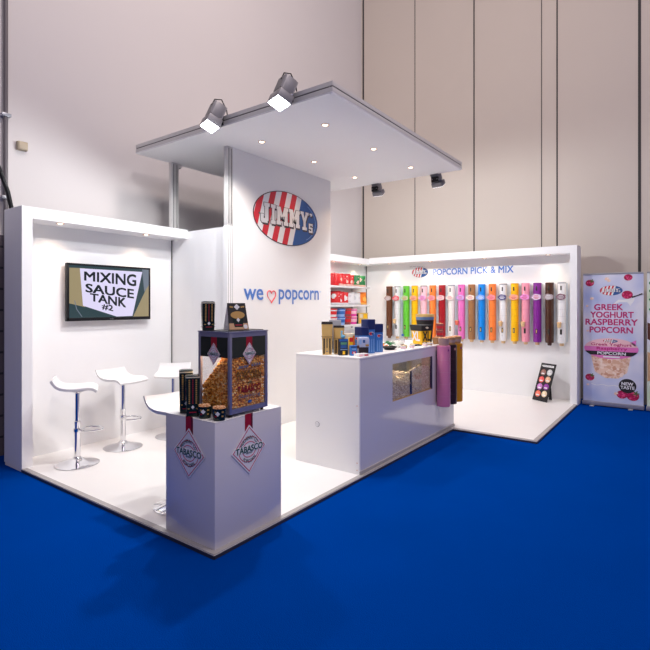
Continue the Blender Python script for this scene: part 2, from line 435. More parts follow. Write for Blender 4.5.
mb = MB(M['white']); mb.box(3.85, 3.94, 4.195, 4.255, 0.05, 2.50)
for x in (3.868, 3.90, 3.925): mb.box(x, x + .005, 4.193, 4.195, 0.05, 2.50, M['edge'])
struct(mb.build('trim_3', smooth=False))

# recessed downlights
def downlight(loc, label, power, group, aim=(0, 0, -1)):
    t = thing('downlight', label, 'ceiling light', loc, 0, group)
    mb = MB(M['copper']); mb.lathe([(.040, 0.001), (.040, -.004), (.030, -.006), (.027, 0.001)], n=20, cap=False); mb.build('rim', t)
    mb = MB(M['bulb']); mb.lathe([(.026, -.0005), (.025, -.003), (.008, -.005)], n=16); mb.build('bulb', t)
    l = bpy.data.lights.new('lamp_light', 'SPOT'); l.energy = power; l.color = (1.0, 0.72, 0.48); l.spot_size = R(105); l.spot_blend = 0.9; l.shadow_soft_size = 0.025
    o = bpy.data.objects.new('lamp_light', l); C.objects.link(o); o.parent = t; o.location = (0, 0, -.012); look(o, aim)
names = {0: 'left', 1: 'middle', 2: 'right'}
cl = [((3.99, 3.79), 'recessed downlight in the canopy, closest to the two bright floodlights and the tall wall'),
      ((3.99, 2.92), 'recessed downlight in the canopy nearest its front corner'),
      ((4.94, 2.92), 'recessed canopy downlight, middle one of the row along the front edge'),
      ((4.94, 3.79), 'recessed canopy downlight above the oval logo of the tall wall'),
      ((5.89, 2.92), 'recessed canopy downlight at the right end of the row along the front edge'),
      ((5.89, 3.79), 'recessed canopy downlight just above the right edge of the tall wall')]
for (x, y), lb in cl: downlight((x, y, 3.40), lb, 25, 'downlights in the canopy')
for (x, y), lb in (((2.445, 5.12), 'recessed downlight in the wall header left above the television'),
                   ((3.43, 5.12), 'recessed downlight in the wall header above the right end of the television')):
    downlight((x, y, 2.42), lb, 9.0, 'downlights above the television', (0, 0.25, -1))
for (x, y), lb in (((7.36, 5.2), 'downlight above the left end of the snack shelves'),
                   ((8.25, 5.2), 'downlight above the right end of the snack shelves'),
                   ((8.56, 4.70), 'downlight above the first brown dispenser, nearest the shelf corner'),
                   ((8.58, 3.85), 'downlight above the first letters of the blue wall lettering'),
                   ((8.58, 2.84), 'downlight above the last letters of the blue wall lettering'),
                   ((8.56, 1.80), 'downlight above the purple dispenser at the right end of the wall')):
    downlight((x, y, 2.40 if x > 8.4 else 2.385), lb, 8.0, 'downlights in the right wall header', (0.2, 0, -1) if x > 8.4 else (0, .2, -1))

# floodlights clamped to the canopy edge
def floodlight(loc, aim, label, power, bright, sc=1.0, cable=1):
    t = thing('floodlight', label, 'floodlight', loc)
    A = Vector(aim).normalized(); q = A.to_track_quat('-Z', 'Y').to_matrix().to_4x4()
    mb = MB(M['grey'])
    mb.box(-.10, .10, -.075, .075, -.055, .03, bev=.012)
    mb.box(-.075, .075, -.06, .06, .03, .20, bev=.02)
    for k in range(-4, 5): mb.box(k * .016 - .003, k * .016 + .003, -.068, .068, .05, .19)
    mb.xf(Matrix.Scale(sc, 4)); mb.xf(q); hs = mb.build('housing', t)
    mb = MB(M['lens'] if bright else M['lensback'])
    mb.box(-.09, -.005, -.066, .066, -.060, -.054); mb.box(.005, .09, -.066, .066, -.060, -.054)
    mb.xf(Matrix.Scale(sc, 4)); mb.xf(q); mb.build('lens', hs)
    sx = 1 if bright else -1
    mb = MB(M['grey']); e = Vector((.12 * sx, 0, .03))
    mb.tube([(0, -.085 * sc, 0), (0.02 * sx, -.10 * sc, .01), tuple(e + Vector((0, -.03, 0)))], .011); mb.tube([(0, .085 * sc, 0), (0.02 * sx, .10 * sc, .01), tuple(e + Vector((0, .03, 0)))], .011)
    mb.box(min(e.x, e.x - .04 * sx), max(e.x, e.x - .04 * sx), -.05, .05, -.01, .06, M['black'])
    mb.build('bracket', t)
    if cable:
        mb = MB(M['black']); mb.tube([(0, 0, .17 * sc), (.04 * sx, .0, .24 * sc), (.12 * sx, -.01, .26 * sc), (.18 * sx, -.02, .17), (.19 * sx, -.02, .12)], .006, 8); mb.build('cable', hs)
    l = bpy.data.lights.new('lamp_light', 'SPOT'); l.energy = power; l.color = (0.96, 0.98, 1.0); l.spot_size = R(176); l.spot_blend = 0.35; l.shadow_soft_size = 0.05
    o = bpy.data.objects.new('lamp_light', l); C.objects.link(o); o.parent = t; o.location = A * .075 * sc; look(o, aim)
floodlight((3.30, 3.82, 3.42), (-.35, .12, -.85), 'grey floodlight on the left canopy edge, the left of the two shining ones', 98, True)
floodlight((3.30, 2.90, 3.43), (-.35, .12, -.85), 'shining floodlight on the canopy edge nearest the canopy front corner', 112, True)
floodlight((6.50, 2.80, 3.30), (.55, -.05, -.8), 'small grey floodlight hanging under the far right canopy edge, nearest the canopy tip', 105, False, .8, 0)
floodlight((6.50, 3.76, 3.30), (.55, .05, -.8), 'small grey floodlight under the far canopy edge, beside the tall wall', 105, False, .8, 0)

# ================================================================== PIPE, CABLE, JUNCTION BOX on hall wall
t = thing('conduit_pipe', 'grey vertical conduit pipe clipped to the hall wall at far left', 'pipe', (2.175, 5.715, 0))
mb = MB(mat('pipe_paint', (.13, .115, .125), .5)); mb.tube([(0, 0, 0.05), (0, 0, 7)], .021, 12); mb.build('pipe', t)
for z in (2.71, 3.57):
    mb = MB(M['silver']); mb.box(-.045, .045, -.03, .03, z - .018, z + .018, bev=.006); mb.build('clip', t)
mb = MB(M['black']); mb.tube([(1.90, 5.66, 3.35), (2.0, 5.62, 3.15), (2.08, 5.60, 2.95), (2.15, 5.60, 2.75), (2.20, 5.62, 2.55), (2.21, 5.64, 2.3), (2.2, 5.66, 1.5)], .022, 10)
tag(mb.build('power_cable'), 'thick black cable hanging behind the left wall panel beside the conduit pipe', 'cable')
t = thing('junction_box', 'small beige junction box on the hall wall upper left', 'junction box', (2.335, 5.748, 3.29))
mb = MB(colm('beigebox', (180, 165, 140))); mb.box(-.05, .05, -.05, 0, -.045, .045, bev=.006); mb.build('housing', t)
mb = MB(M['beigebox']); mb.box(-.042, .042, -.058, -.051, -.038, .038, bev=.003); mb.build('cover', t)

# ================================================================== TALL WALL GRAPHICS
mb = MB(M['white']); oval_logo(mb, 0, 0, .628, .338, 0, .004)
o = mb.build('wall_logo', loc=(4.905, 4.199, 2.715), smooth=False, rot=(0, R(0), 0))
tag(o, 'large oval striped logo with slab lettering on the tall white wall', 'logo sign')
t = thing('wall_lettering', 'blue we popcorn lettering with a red heart on the tall wall', 'lettering', (4.80, 4.198, 1.70))
mb = MB(M['textblue']); put_text(mb, 'we', -.685, -.36, -.045, .085, -.002, M['textblue'], .022); mb.build('word', t, smooth=False)
mb = MB(M['textblue']); put_text(mb, 'popcorn', -.07, .775, -.095, .090, -.002, M['textblue'], .022)
put_text(mb, 'TM', .79, .83, .06, .085, -.002, M['paleblue']); mb.build('word', t, smooth=False)
mb = MB(M['heartred'])
hp = []
for i in range(41):
    a = 2 * PI * i / 40 * .97 + .06
    hp.append((.078 * math.sin(a) ** 3 - .21, -.004, .0054 * (13 * math.cos(a) - 5 * math.cos(2 * a) - 2 * math.cos(3 * a) - math.cos(4 * a)) + .005))
mb.tube(hp, [.004 + .004 * abs(math.sin(i * .12)) for i in range(41)], 8); mb.build('heart', t)

# right wall lettering and small logo
t = thing('wall_lettering', 'pale blue popcorn pick and mix lettering above the dispensers', 'lettering', (8.748, 3.13, 2.205), -PI / 2)
mb = MB(M['textblue']); put_text(mb, 'POPCORN', -.735, -.075, -.055, .06, -.002, M['textblue'], .03); mb.build('word', t, smooth=False)
mb = MB(M['textblue']); put_text(mb, 'PICK', -.01, .295, -.055, .06, -.002, M['textblue'], .03); mb.build('word', t, smooth=False)
mb = MB(M['textblue']); put_text(mb, '&', .345, .43, -.055, .06, -.002, M['textblue'], .03); mb.build('word', t, smooth=False)
mb = MB(M['textblue']); put_text(mb, 'MIX', .485, .735, -.055, .06, -.002, M['textblue'], .03); mb.build('word', t, smooth=False)
mb = MB(); oval_logo(mb, 0, 0, .165, .095, 0, .0015, True)
put_text(mb, 'we love popcorn', -.22, .1, .105, .125, -.001, M['lshadow'])
tag(mb.build('wall_logo', loc=(8.748, 4.14, 2.215), rz=-PI / 2, smooth=False), 'small oval striped logo left of the blue wall lettering', 'logo sign')

# ================================================================== TELEVISION
t = thing('television', 'wall-mounted black flat television showing a mixing sauce tank sign', 'television', (3.085, 5.27, 1.73))
W2, H2 = .50, .31
mb = MB(M['black']); mb.box(-W2, W2, -.0, .045, -H2, H2, bev=.006)
for (x0, x1, z0, z1) in ((-W2, W2, H2 - .022, H2), (-W2, W2, -H2, -H2 + .035), (-W2, -W2 + .022, -H2, H2), (W2 - .022, W2, -H2, H2)): mb.box(x0, x1, -.008, .0, z0, z1, bev=.002)
put_text(mb, 'LG', -.02, .02, -.302, -.288, -.0085, M['silver']); cas = mb.build('casing', t)
E_ = lambda n, rgb, e=.9: mat(n, (0, 0, 0), .25, emis=s(*rgb), es=e)
scr_dk = E_('screen_dark', (50, 72, 78)); scr_tan = E_('screen_tan', (165, 150, 115)); scr_wh = E_('screen_white', (225, 218, 248), 1.0); scr_bk = E_('screen_ink', (20, 30, 38)); scr_gr = E_('screen_grey', (120, 130, 145))
sw, sh = W2 - .022, H2 - .022
mb = MB(scr_dk); zb = -H2 + .035
mb.box(-sw, sw, -.004, -.001, zb, sh)
mb.prism([(-sw, -.02 - .1), (-sw + .17, -.16), (-sw + .17, sh), (-sw, sh)], -.0045, -.004, scr_tan)
mb.prism([(.27, zb), (sw, zb), (sw, .12)], -.0045, -.004, scr_tan)
mb.prism([(-sw, sh - .03), (-.0, sh - .02), (.3, sh - .03), (.3, sh), (-sw, sh)], -.0048, -.0045, scr_dk)
mb.prism([(sw - .06, .02), (sw, .1), (sw, sh), (sw - .09, sh)], -.0048, -.0045, scr_gr)
mb.tube([(-.42, -.0045, -.09), (-.40, -.0045, -.18), (-.34, -.0045, zb + .01)], .004, 6, scr_gr)
mb.prism([(-.365, sh - .03), (-.33, -.145), (.06, zb + .005), (.26, zb + .008), (.39, sh - .03)], -.0055, -.0045, scr_wh)
def shear(x0, z0, x1, z1, h0, h1, x2=None):
    return lambda u, v: (x0 + (x1 - x0) * u, z0 + (z1 - z0) * u + v * (h0 + (h1 - h0) * u))
for txt, a in (('MIXING', (-.315, .13, .305, .085, .095, .135)), ('SAUCE', (-.30, .005, .275, -.06, .09, .105)), ('TANK', (-.25, -.09, .175, -.165, .08, .105)), ('#2', (-.115, -.185, .015, -.215, .065, .07))):
    put_text(mb, txt, 0, 0, 0, 0, -.0060, scr_bk, .035, shear(*a))
mb.build('screen', cas, smooth=False)
mb = MB(M['grey']); mb.box(-.15, .15, .045, .085, -.12, .12); mb.build('wall_bracket', t)

# ================================================================== BAR STOOLS
def bar_stool(loc, rz, label):
    t = thing('bar_stool', label, 'bar stool', loc, rz, 'white bar stools with chrome pedestals')
    # seat faces -Y
    prof = [(.195, .085), (.185, .062), (.165, .034), (.13, .012), (.08, .000), (.02, -.004), (-.05, .000), (-.10, .002), (-.14, -.004), (-.17, -.018), (-.185, -.032)]
    n = len(prof); th = .028
    top = []; bot = []
    for i, (y, z) in enumerate(prof):
        a = prof[max(i - 1, 0)]; b = prof[min(i + 1, n - 1)]; d = Vector((b[0] - a[0], b[1] - a[1])).normalized(); nn = Vector((d.y, -d.x))
        if nn.y > 0: nn = -nn
        top.append((y, z)); bot.append((y + nn.x * th, z + nn.y * th))
    ringyz = top + bot[::-1]
    rg = []
    for x, sc_, dz in ((-.185, .6, .006), (-.18, .9, .002), (-.165, 1, 0), (-.08, 1, -.004), (0, 1, -.006), (.08, 1, -.004), (.165, 1, 0), (.18, .9, .002), (.185, .6, .006)):
        mid = [((top[i][0] + bot[i][0]) / 2, (top[i][1] + bot[i][1]) / 2) for i in range(n)]; mm = mid + mid[::-1]
        rg.append([(x, m_[0] + (p[0] - m_[0]) * sc_, m_[1] + (p[1] - m_[1]) * sc_ + dz + .758) for p, m_ in zip(ringyz, mm)])
    mb = MB(M['seat']); mb.rings(rg, M['seat']); so = mb.build('seat', t)
    mb = MB(M['chrome']); mb.lathe([(.03, .0), (.195, .0), (.20, .006), (.185, .014), (.12, .028), (.07, .045), (.04, .06), (.03, .075)], n=40); mb.build('base', t)
    mb = MB(M['chrome']); mb.lathe([(.028, .06), (.028, .40), (.030, .405), (.030, .415), (.022, .42), (.022, .69), (.035, .69), (.05, .705), (.07, .708)], n=20); col_ = mb.build('column', t)
    mb = MB(M['chrome']); pts = [(.10 * math.cos(a), -.13 + .10 * math.sin(a) * 1.0, .33) for a in [2 * PI * i / 24 for i in range(25)]]
    mb.tube(pts, .008, 8); mb.lathe([(.036, .315), (.036, .345)], n=16); mb.build('footrest', col_)
    mb = MB(M['chrome']); mb.tube([(.02, 0, .695), (.10, .02, .690), (.16, .03, .665)], .006, 8); mb.build('lever', col_)
    return t
st = bar_stool((2.44, 4.77, .05), R(60), 'white bar stool nearest the left wall end, seen from the side')
dup(st, (3.02, 4.93, .05), R(8), 'white bar stool standing right below the television, second from the left')
dup(st, (3.62, 4.87, .05), R(-44), 'white bar stool at the back beside the partition, partly behind the gift packs')
dup(st, (2.41, 3.155, .05), R(-4), 'white bar stool nearest the front, half hidden behind the white plinth')

# ================================================================== PLINTH WITH DIAMOND LABELS
t = thing('plinth', 'white display plinth with red ribbons and diamond labels at the front corner', 'plinth', (2.09, 2.39, .05))
PW, PD, PH = .63, .50, .803
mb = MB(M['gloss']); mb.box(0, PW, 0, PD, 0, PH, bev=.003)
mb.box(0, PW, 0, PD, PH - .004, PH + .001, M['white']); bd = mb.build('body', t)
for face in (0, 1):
    mb = MB(M['ribbon'])
    if face == 0:   # faces -y
        loc, rz, cx = (.297, -.001, .57), 0, 0
    else:
        loc, rz, cx = (-.001, .247, .57), -PI / 2, 0
    mb.box(-.036, .036, -.0015, 0, .05, .241, M['ribbon']); mb.box(.020, .036, -.0018, -.0015, .05, .241, colm('ribbon_dark%d' % face, (95, 4, 25)))
    mb.build('ribbon', bd, loc, rz, smooth=False)
    mb = MB(); diamond_logo(mb, 0, 0, .163, .165, -.003); mb.build('diamond_label', bd, loc, rz, smooth=False)

# ================================================================== POPCORN CABINET
random.seed(4)
CX, CY, CW, CD, CH = 2.225, 2.40, .362, .315, .555
t = thing('popcorn_cabinet', 'glass cabinet of caramel popcorn with grey metal frame on the plinth', 'display cabinet', (CX, CY, .8555))
frm = colm('cabinet_frame', (150, 150, 175), .35, metal=.5)
mb = MB(frm)
for x in (0, CW - .022):
    for y in (0, CD - .022): mb.box(x, x + .022, y, y + .022, .02, CH, bev=.003)
for z0, z1 in ((.02, .052), (CH - .03, CH)):
    mb.box(.022, CW - .022, 0.002, .02, z0, z1); mb.box(.022, CW - .022, CD - .02, CD - .002, z0, z1)
    mb.box(.002, .02, .022, CD - .022, z0, z1); mb.box(CW - .02, CW - .002, .022, CD - .022, z0, z1)
mb.box(.01, CW - .01, .01, CD - .01, .02, .03); mb.box(-.002, CW + .002, -.002, CD + .002, CH, CH + .008)
mb.build('frame', t)
for x in (.03, CW - .03):
    for y in (.03, CD - .03):
        mb = MB(M['black']); mb.lathe([(.012, 0), (.012, .014), (.007, .02)], x, y, 10); mb.build('foot', t)
zt = CH - .03; zh = CH - .165
mb = MB(M['glass'])
mb.box(.022, CW - .022, .008, .011, .052, zt); mb.build('glass_front', t)
mb = MB(M['glass']); mb.box(.008, .011, .022, CD - .022, .052, zt); mb.build('glass_side', t)
mb = MB(M['glass']); mb.box(CW - .011, CW - .008, .022, CD - .022, .052, zt); mb.build('glass_side', t)
mb = MB(M['glass']); mb.box(.022, CW - .022, CD - .011, CD - .008, .052, zt); mb.build('glass_back', t)
glossgreen = mat('gloss_green_film', s(16, 34, 26), .08, coat=1.0, spec=.6)
mb = MB(glossgreen); mb.box(.022, CW - .022, .004, .0075, zh, zt); mb.box(CW / 2 - .028, CW / 2 + .028, .003, .004, zh, zt, M['ribbon']); mb.build('header', t, smooth=False)
mb = MB(glossgreen); mb.box(.004, .0075, .022, CD - .022, zh, zt); mb.box(.003, .004, CD / 2 - .028, CD / 2 + .028, zh, zt, M['ribbon']); mb.build('header', t, smooth=False)
mb = MB(); diamond_logo(mb, CW / 2, zh + .02, .062, .075, .002, False); ring(mb, CW / 2, zh + .02, .03, .034, .002, -.0015, -.001, M['tgreen'], 24); mb.build('diamond_label', t, smooth=False)
mb = MB(); diamond_logo(mb, 0, 0, .062, .075, 0, False); mb.build('diamond_label', t, (.002, CD / 2, zh + .02), -PI / 2, smooth=False)
# printing on the front pane
colm('printgrey', (120, 115, 130)); colm('printgold', (125, 85, 25)); colm('printred', (140, 20, 30))
mb = MB(); y = .0065
for k in range(9):
    if k != 4: mb.box(.085 + k * .024, .103 + k * .024, y - .0005, y, .312 + k * .0012, .330 + k * .0012, M['printgrey'])
put_text(mb, 'POPCORN', .07, .30, .235, .295, y - .0005, M['printgold'], .03)
mb.box(.12, .25, y - .0005, y, .302, .304, M['printgrey'])
put_text(mb, 'with', .17, .21, .205, .225, y - .0005, M['tgreen'], .02)
put_text(mb, 'TABASCO', .075, .295, .150, .195, y - .0005, M['printred'], .04)
put_text(mb, 'Seasoning', .085, .29, .108, .138, y - .0005, M['printgrey'], .02)
mb.build('pane_print', t, smooth=False)
mb = MB(M['lblue']); mb.prism(ellipse(.19, .083, .020, .011, 18), y - .0005, y); mb.build('oval_mark', t, smooth=False)
# warm lamp inside the cabinet
l = bpy.data.lights.new('cabinet_light', 'POINT'); l.energy = 8; l.color = (1, .66, .34); l.shadow_soft_size = .02
lo = bpy.data.objects.new('cabinet_light', l); C.objects.link(lo); lo.parent = t; lo.location = (.09, .06, .50)
mb = MB(M['caramel'])
def hgt(x, y):
    return min(.42, .47 - 1.0 * max(0, y - .02) + .35 * (x - .05))
mb2 = []
x0, x1, y0_, y1_ = .026, CW - .026, .018, CD - .022
step = .016
ix = int((x1 - x0) / step); iy = int((y1_ - y0_) / step)
for i in range(ix + 1):
    for j in range(iy + 1):
        x = x0 + (x1 - x0) * i / ix; y = y0_ + (y1_ - y0_) * j / iy; ht = max(.07, hgt(x, y)); z = .058
        border = j == 0 or i == 0
        if not border: z = ht - .001
        while z < ht:
            mb.blob((x + random.uniform(-.003, .003) + (.004 if i == 0 else 0) - (.004 if i == ix else 0), y + random.uniform(-.003, .003) + (.003 if j == 0 else 0), z + random.uniform(-.004, .004)), .0105 * random.uniform(.85, 1.1), sub=1, jit=.22)
            z += step
# core under the kernels
core = [(x0 + .012, y0_ + .012), (x1 - .004, y0_ + .012), (x1 - .004, y1_), (x0 + .012, y1_)]
mb.mesh_verts([(a, b, .034) for a, b in core] + [(a, b, max(.06, hgt(a, b) - .008)) for a, b in core], [(0, 3, 2, 1), (4, 5, 6, 7), (0, 1, 5, 4), (1, 2, 6, 5), (2, 3, 7, 6), (3, 0, 4, 7)], M['caramel'])
o = mb.build('caramel_popcorn', loc=(CX, CY, .8555), smooth=False)
tag(o, 'heap of caramel coloured popcorn inside the glass cabinet', 'popcorn', None, 'stuff')

# ------------------------------------------------------------------ packs around the cabinet
def tall_pack(name, loc, rz, label, w0, w1, h, style, group):
    """carton cup, square with rounded top lip; faces -Y"""
    t = thing(name, label, 'popcorn carton', loc, rz, group)
    base = {'green': M['dkgreen'], 'gold': M['goldfoil'], 'blue': M['tubeblue']}[style]
    def sq(hw, z, front=0, n=5):
        r = hw * .28; pts = []
        for cx, cy, a in ((1, 1, 0), (-1, 1, 90), (-1, -1, 180), (1, -1, 270)):
            for k in range(n + 1):
                an = R(a + 90 * k / n); pts.append((cx * (hw - r) + r * math.cos(an), cy * (hw - r) + r * math.sin(an), z))
        return pts
    a0, a1 = w0 / 2, w1 / 2
    mb = MB(base)
    if style == 'blue':
        mb.rings([sq(a0, 0), sq(a0 * 1.0, h * .70)], base)
        mb.rings([sq(a0 * 1.03, h * .70), sq(a0 * 1.03, h * .99), sq(a0 * .95, h)], M['navy'])
    elif style == 'gold':
        mb.rings([sq(a0, 0), sq(a1, h * .93)], base); mb.rings([sq(a1 * 1.02, h * .93), sq(a1 * .98, h)], M['matblack'])
        mb.rings([sq(a1 * 1.03, h * .55), sq(a1 * 1.03, h * .552), sq(a1 * 1.0, h * .555)], M['brown'])
    else:
        mb.rings([sq(a0, 0), sq(a1, h)], base); mb.rings([sq(a1 * 1.012, h * .965), sq(a1 * 1.015, h * .995)], M['cream'])
    bdy = mb.build('body', t)
    hwf = lambda z: a0 + (a1 - a0) * z / h
    for f in range(4):
        g = MB()
        y = lambda z: -hwf(z) - .0006 - lay[0]
        lay = [0.0]
        def panel(x0, x1, z0, z1, m_):
            lay[0] += .00015
            g.mesh_verts([(x0, y(z0), z0), (x1, y(z0), z0), (x1, y(z1), z1), (x0, y(z1), z1)], [(0, 1, 2, 3)], m_)
        W_ = a0 * 2
        if style == 'green':
            for k in range(12):
                zz = h * (.32 + k * .052)
                for sx in (-.27, .27): panel(W_ * sx - W_ * .06, W_ * sx + W_ * .06, zz, zz + h * .035, M['gold'])
                panel(-W_ * .035, W_ * .035, zz, zz + h * .04, M['ribbon'])
            cz = h * .24; q = W_ * .13
            g.mesh_verts([(0, y(cz) - .001, cz - q * 1.2), (q, y(cz) - .001, cz), (0, y(cz) - .001, cz + q * 1.2), (-q, y(cz) - .001, cz)], [(0, 1, 2, 3)], M['printwhite'])
            panel(-W_ * .28, W_ * .28, h * .10, h * .125, M['ribbon'])
            for sx in (-.33, .33): panel(W_ * sx - W_ * .07, W_ * sx + W_ * .07, h * .19, h * .22, M['gold'])
        elif style == 'gold':
            panel(-W_ * .40, W_ * .40, h * .03, h * .50, M['matblack'])
            for sx in (-.14, .14): panel(W_ * sx - W_ * .085, W_ * sx + W_ * .085, h * .2, h * .50, M['goldfoil'])
            panel(-W_ * .24, W_ * .24, h * .03, h * .21, M['goldfoil']); panel(-W_ * .12, W_ * .12, h * .09, h * .12, M['grey'])
        else:
            for sx in (-.25, .02, .28): panel(W_ * sx - W_ * .035, W_ * sx + W_ * .035, h * .04, h * .42, M['paleblue'])
            e = ellipse(0, h * .58, W_ * .33, h * .055, 18); g.mesh_verts([(p[0], y(h * .58) - .001, p[1]) for p in e], [tuple(range(18))], M['printwhite'])
            e = ellipse(-W_ * .08, h * .58, W_ * .22, h * .042, 18); g.mesh_verts([(p[0], y(h * .58) - .0016, p[1]) for p in e], [tuple(range(18))], M['lred'])
            e = ellipse(W_ * .14, h * .575, W_ * .14, h * .04, 18); g.mesh_verts([(p[0], y(h * .58) - .0018, p[1]) for p in e], [tuple(range(18))], M['lblue'])
        g.xf(Matrix.Rotation(f * PI / 2, 4, 'Z'))
        g.build('printed_panel', bdy, smooth=False)
    if style == 'green':
        mb = MB(M['cream']); mb.rings([sq(a1 * .96, h - .002), sq(a1 * .96, h + .004), sq(a1 * .7, h + .008)], M['dkgreen']); mb.build('lid', t)
    return t
tall_pack('popcorn_carton', (2.275, 2.672, 1.4235), R(-32), 'tall dark green popcorn carton standing on top of the glass cabinet', .078, .086, .19, 'green', 'dark green popcorn cartons')
tall_pack('popcorn_carton', (2.138, 2.664, .857), R(-38), 'tall dark green popcorn carton on the plinth, front one of the two', .082, .092, .265, 'green', 'dark green popcorn cartons')
tall_pack('popcorn_carton', (2.178, 2.785, .857), R(-38), 'tall dark green popcorn carton on the plinth, behind the other tall one', .082, .092, .285, 'green', 'dark green popcorn cartons')
def popcorn_cup(name, loc, label, r0, r1, h, bodym, popm, group, band=None, deco=True, rz=0, n_k=26, logo=False):
    t = thing(name, label, 'popcorn cup', loc, rz, group)
    mb = MB(bodym); n = 20
    mb.lathe([(r0, 0), (r1, h), (r1 - .002, h), (r1 - .003, h - .012)], n=n); 
    if band: mb.lathe([(r0 + (r1 - r0) * .3 + .0008, h * .3), (r0 + (r1 - r0) * .65 + .0008, h * .65)], n=n, m=band, cap=False)
    if deco:
        for k in range(6):
            a = 2 * PI * k / 6 + .3; 
            for zz, c in ((.72, M['gold']), (.38, M['ribbon'] if k % 2 else M['gold'])):
                rr = r0 + (r1 - r0) * zz + .001; d = .010
                mb.mesh_verts([((rr) * math.cos(a - .16), rr * math.sin(a - .16), h * zz - .005), (rr * math.cos(a + .16), rr * math.sin(a + .16), h * zz - .005), (rr * math.cos(a + .16), rr * math.sin(a + .16), h * zz + .005), (rr * math.cos(a - .16), rr * math.sin(a - .16), h * zz + .005)], [(0, 1, 2, 3)], c)
    mb.build('cup', t)
    if deco:
        a = YAW + PI - rz; rr = r0 + (r1 - r0) * .6 + .003; q = .016
        u = Vector((-math.sin(a), math.cos(a), 0)); c0 = Vector((rr * math.cos(a), rr * math.sin(a), h * .6))
        mb = MB(M['printwhite']); mb.mesh_verts([tuple(c0 + Vector((0, 0, -q))), tuple(c0 + u * q), tuple(c0 + Vector((0, 0, q))), tuple(c0 - u * q)], [(0, 1, 2, 3)]); mb.build('diamond_label', t, smooth=False)
    mb = MB(popm)
    for k in range(n_k):
        rr = (r1 - .008) * math.sqrt(random.random()); a = random.uniform(0, 2 * PI)
        mb.blob((rr * math.cos(a), rr * math.sin(a), h - .004 + .010 * (1 - (rr / r1) ** 2)), .0085, sub=1, jit=.2)
    mb.lathe([(r1 - .006, h - .02), (r1 - .008, h - .002)], n=12, m=popm)
    mb.build('popcorn', t, smooth=False)
    return t
popcorn_cup('popcorn_cup', (2.148, 2.553, .8555), 'small dark green popcorn cup on the plinth, beside the tall carton', .038, .048, .078, M['dkgreen'], M['cuppop'], 'small popcorn cups on the plinth')
popcorn_cup('popcorn_cup', (2.160, 2.428, .8555), 'small dark green popcorn cup nearest the front corner of the plinth', .038, .048, .078, M['dkgreen'], M['cuppop'], 'small popcorn cups on the plinth')
# tent card on top of the cabinet
t = thing('tent_card', 'black tent card picturing a popcorn cup on top of the glass cabinet', 'sign', (2.415, 2.54, 1.4235), R(-22))
mb = MB(M['matblack'])
hw, hc, dd = .073, .185, .055
mb.mesh_verts([(-hw, -dd, 0), (hw, -dd, 0), (hw * .9, 0, hc), (-hw * .9, 0, hc), (-hw, -dd + .003, 0), (hw, -dd + .003, 0), (hw * .9, .003, hc), (-hw * .9, .003, hc)], [(0, 1, 2, 3), (7, 6, 5, 4), (0, 3, 7, 4), (1, 5, 6, 2), (3, 2, 6, 7), (0, 4, 5, 1)])
def onf(x, z): return (x, -dd * (1 - z / hc) - .0012, z)
def oncard(pts, m_, lift=0): mb.mesh_verts([(p[0], onf(*p)[1] - lift, p[1]) for p in pts], [tuple(range(len(pts)))], m_)
oncard([(-.07, .003), (.07, .003), (.068, .045), (-.068, .045)], M['kraft'])
oncard([(-.03, .02), (.03, .02), (.042, .09), (-.042, .09)], M['dkgreen'], .001)
oncard(ellipse(0, .102, .052, .026, 20), M['gold'], .002)
oncard([(0, .052), (.013, .068), (0, .084), (-.013, .068)], M['printwhite'], .003)
oncard([(-.025, .03), (.025, .03), (.026, .037), (-.026, .037)], M['ribbon'], .003)
oncard([(0, .137), (.022, .158), (0, .179), (-.022, .158)], M['printwhite'], .001)
for x in (-.045, -.035, .035, .048): oncard(ellipse(x, .150 + abs(x) * .2, .008, .006, 8), M['gold'], .001)
oncard(ellipse(.048, .022, .015, .015, 16), M['printwhite'], .004)
mb.build('front_panel', t, smooth=False)
mb = MB(M['paper']); mb.mesh_verts([(-hw, dd, 0), (hw, dd, 0), (hw * .9, .0035, hc), (-hw * .9, .0035, hc), (-hw, dd - .003, 0), (hw, dd - .003, 0), (hw * .9, .0032, hc - .004), (-hw * .9, .0032, hc - .004)], [(0, 1, 2, 3), (7, 6, 5, 4), (0, 3, 7, 4), (1, 5, 6, 2), (0, 4, 5, 1)])
mb.mesh_verts([(-hw, -dd + .003, 0), (-hw, dd - .003, 0), (-hw * .9, .0032, hc - .003)], [(0, 1, 2)]); mb.build('back_panel', t, smooth=False)
mb = MB(M['black']); mb.box(-.165, .165, -.13, .135, 0, .006, bev=.002); tag(mb.build('tray', loc=(2.405, 2.555, 1.4172), rz=0), 'thin black tray under the tent card on the cabinet', 'tray')

# ================================================================== COUNTER
t = thing('counter', 'long white counter with glossy front and popcorn window', 'counter', (3.79, 2.39, .05))
L_, D_, H_ = 2.25, .745, 1.045
wx0, wx1, wz0, wz1 = .625, 1.60, .565, .945
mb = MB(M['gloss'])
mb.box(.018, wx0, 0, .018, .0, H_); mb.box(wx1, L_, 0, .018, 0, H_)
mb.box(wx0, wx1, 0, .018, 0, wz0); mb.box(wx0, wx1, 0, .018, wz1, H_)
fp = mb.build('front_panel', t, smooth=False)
mb = MB(M['white']); mb.box(0, .018, 0, D_, 0, H_); mb.build('side_panel', t, smooth=False)
mb = MB(M['white']); mb.box(L_ - .018, L_, .018, D_, 0, H_); mb.build('side_panel', t, smooth=False)
mb = MB(M['white']); mb.box(0, L_, -.003, D_, H_, H_ + .02, bev=.003); mb.build('top', t)
mb = MB(M['grey']); mb.box(.0, L_, -.012, 0, 0, .03, M['edge']); mb.build('plinth_strip', t, smooth=False)
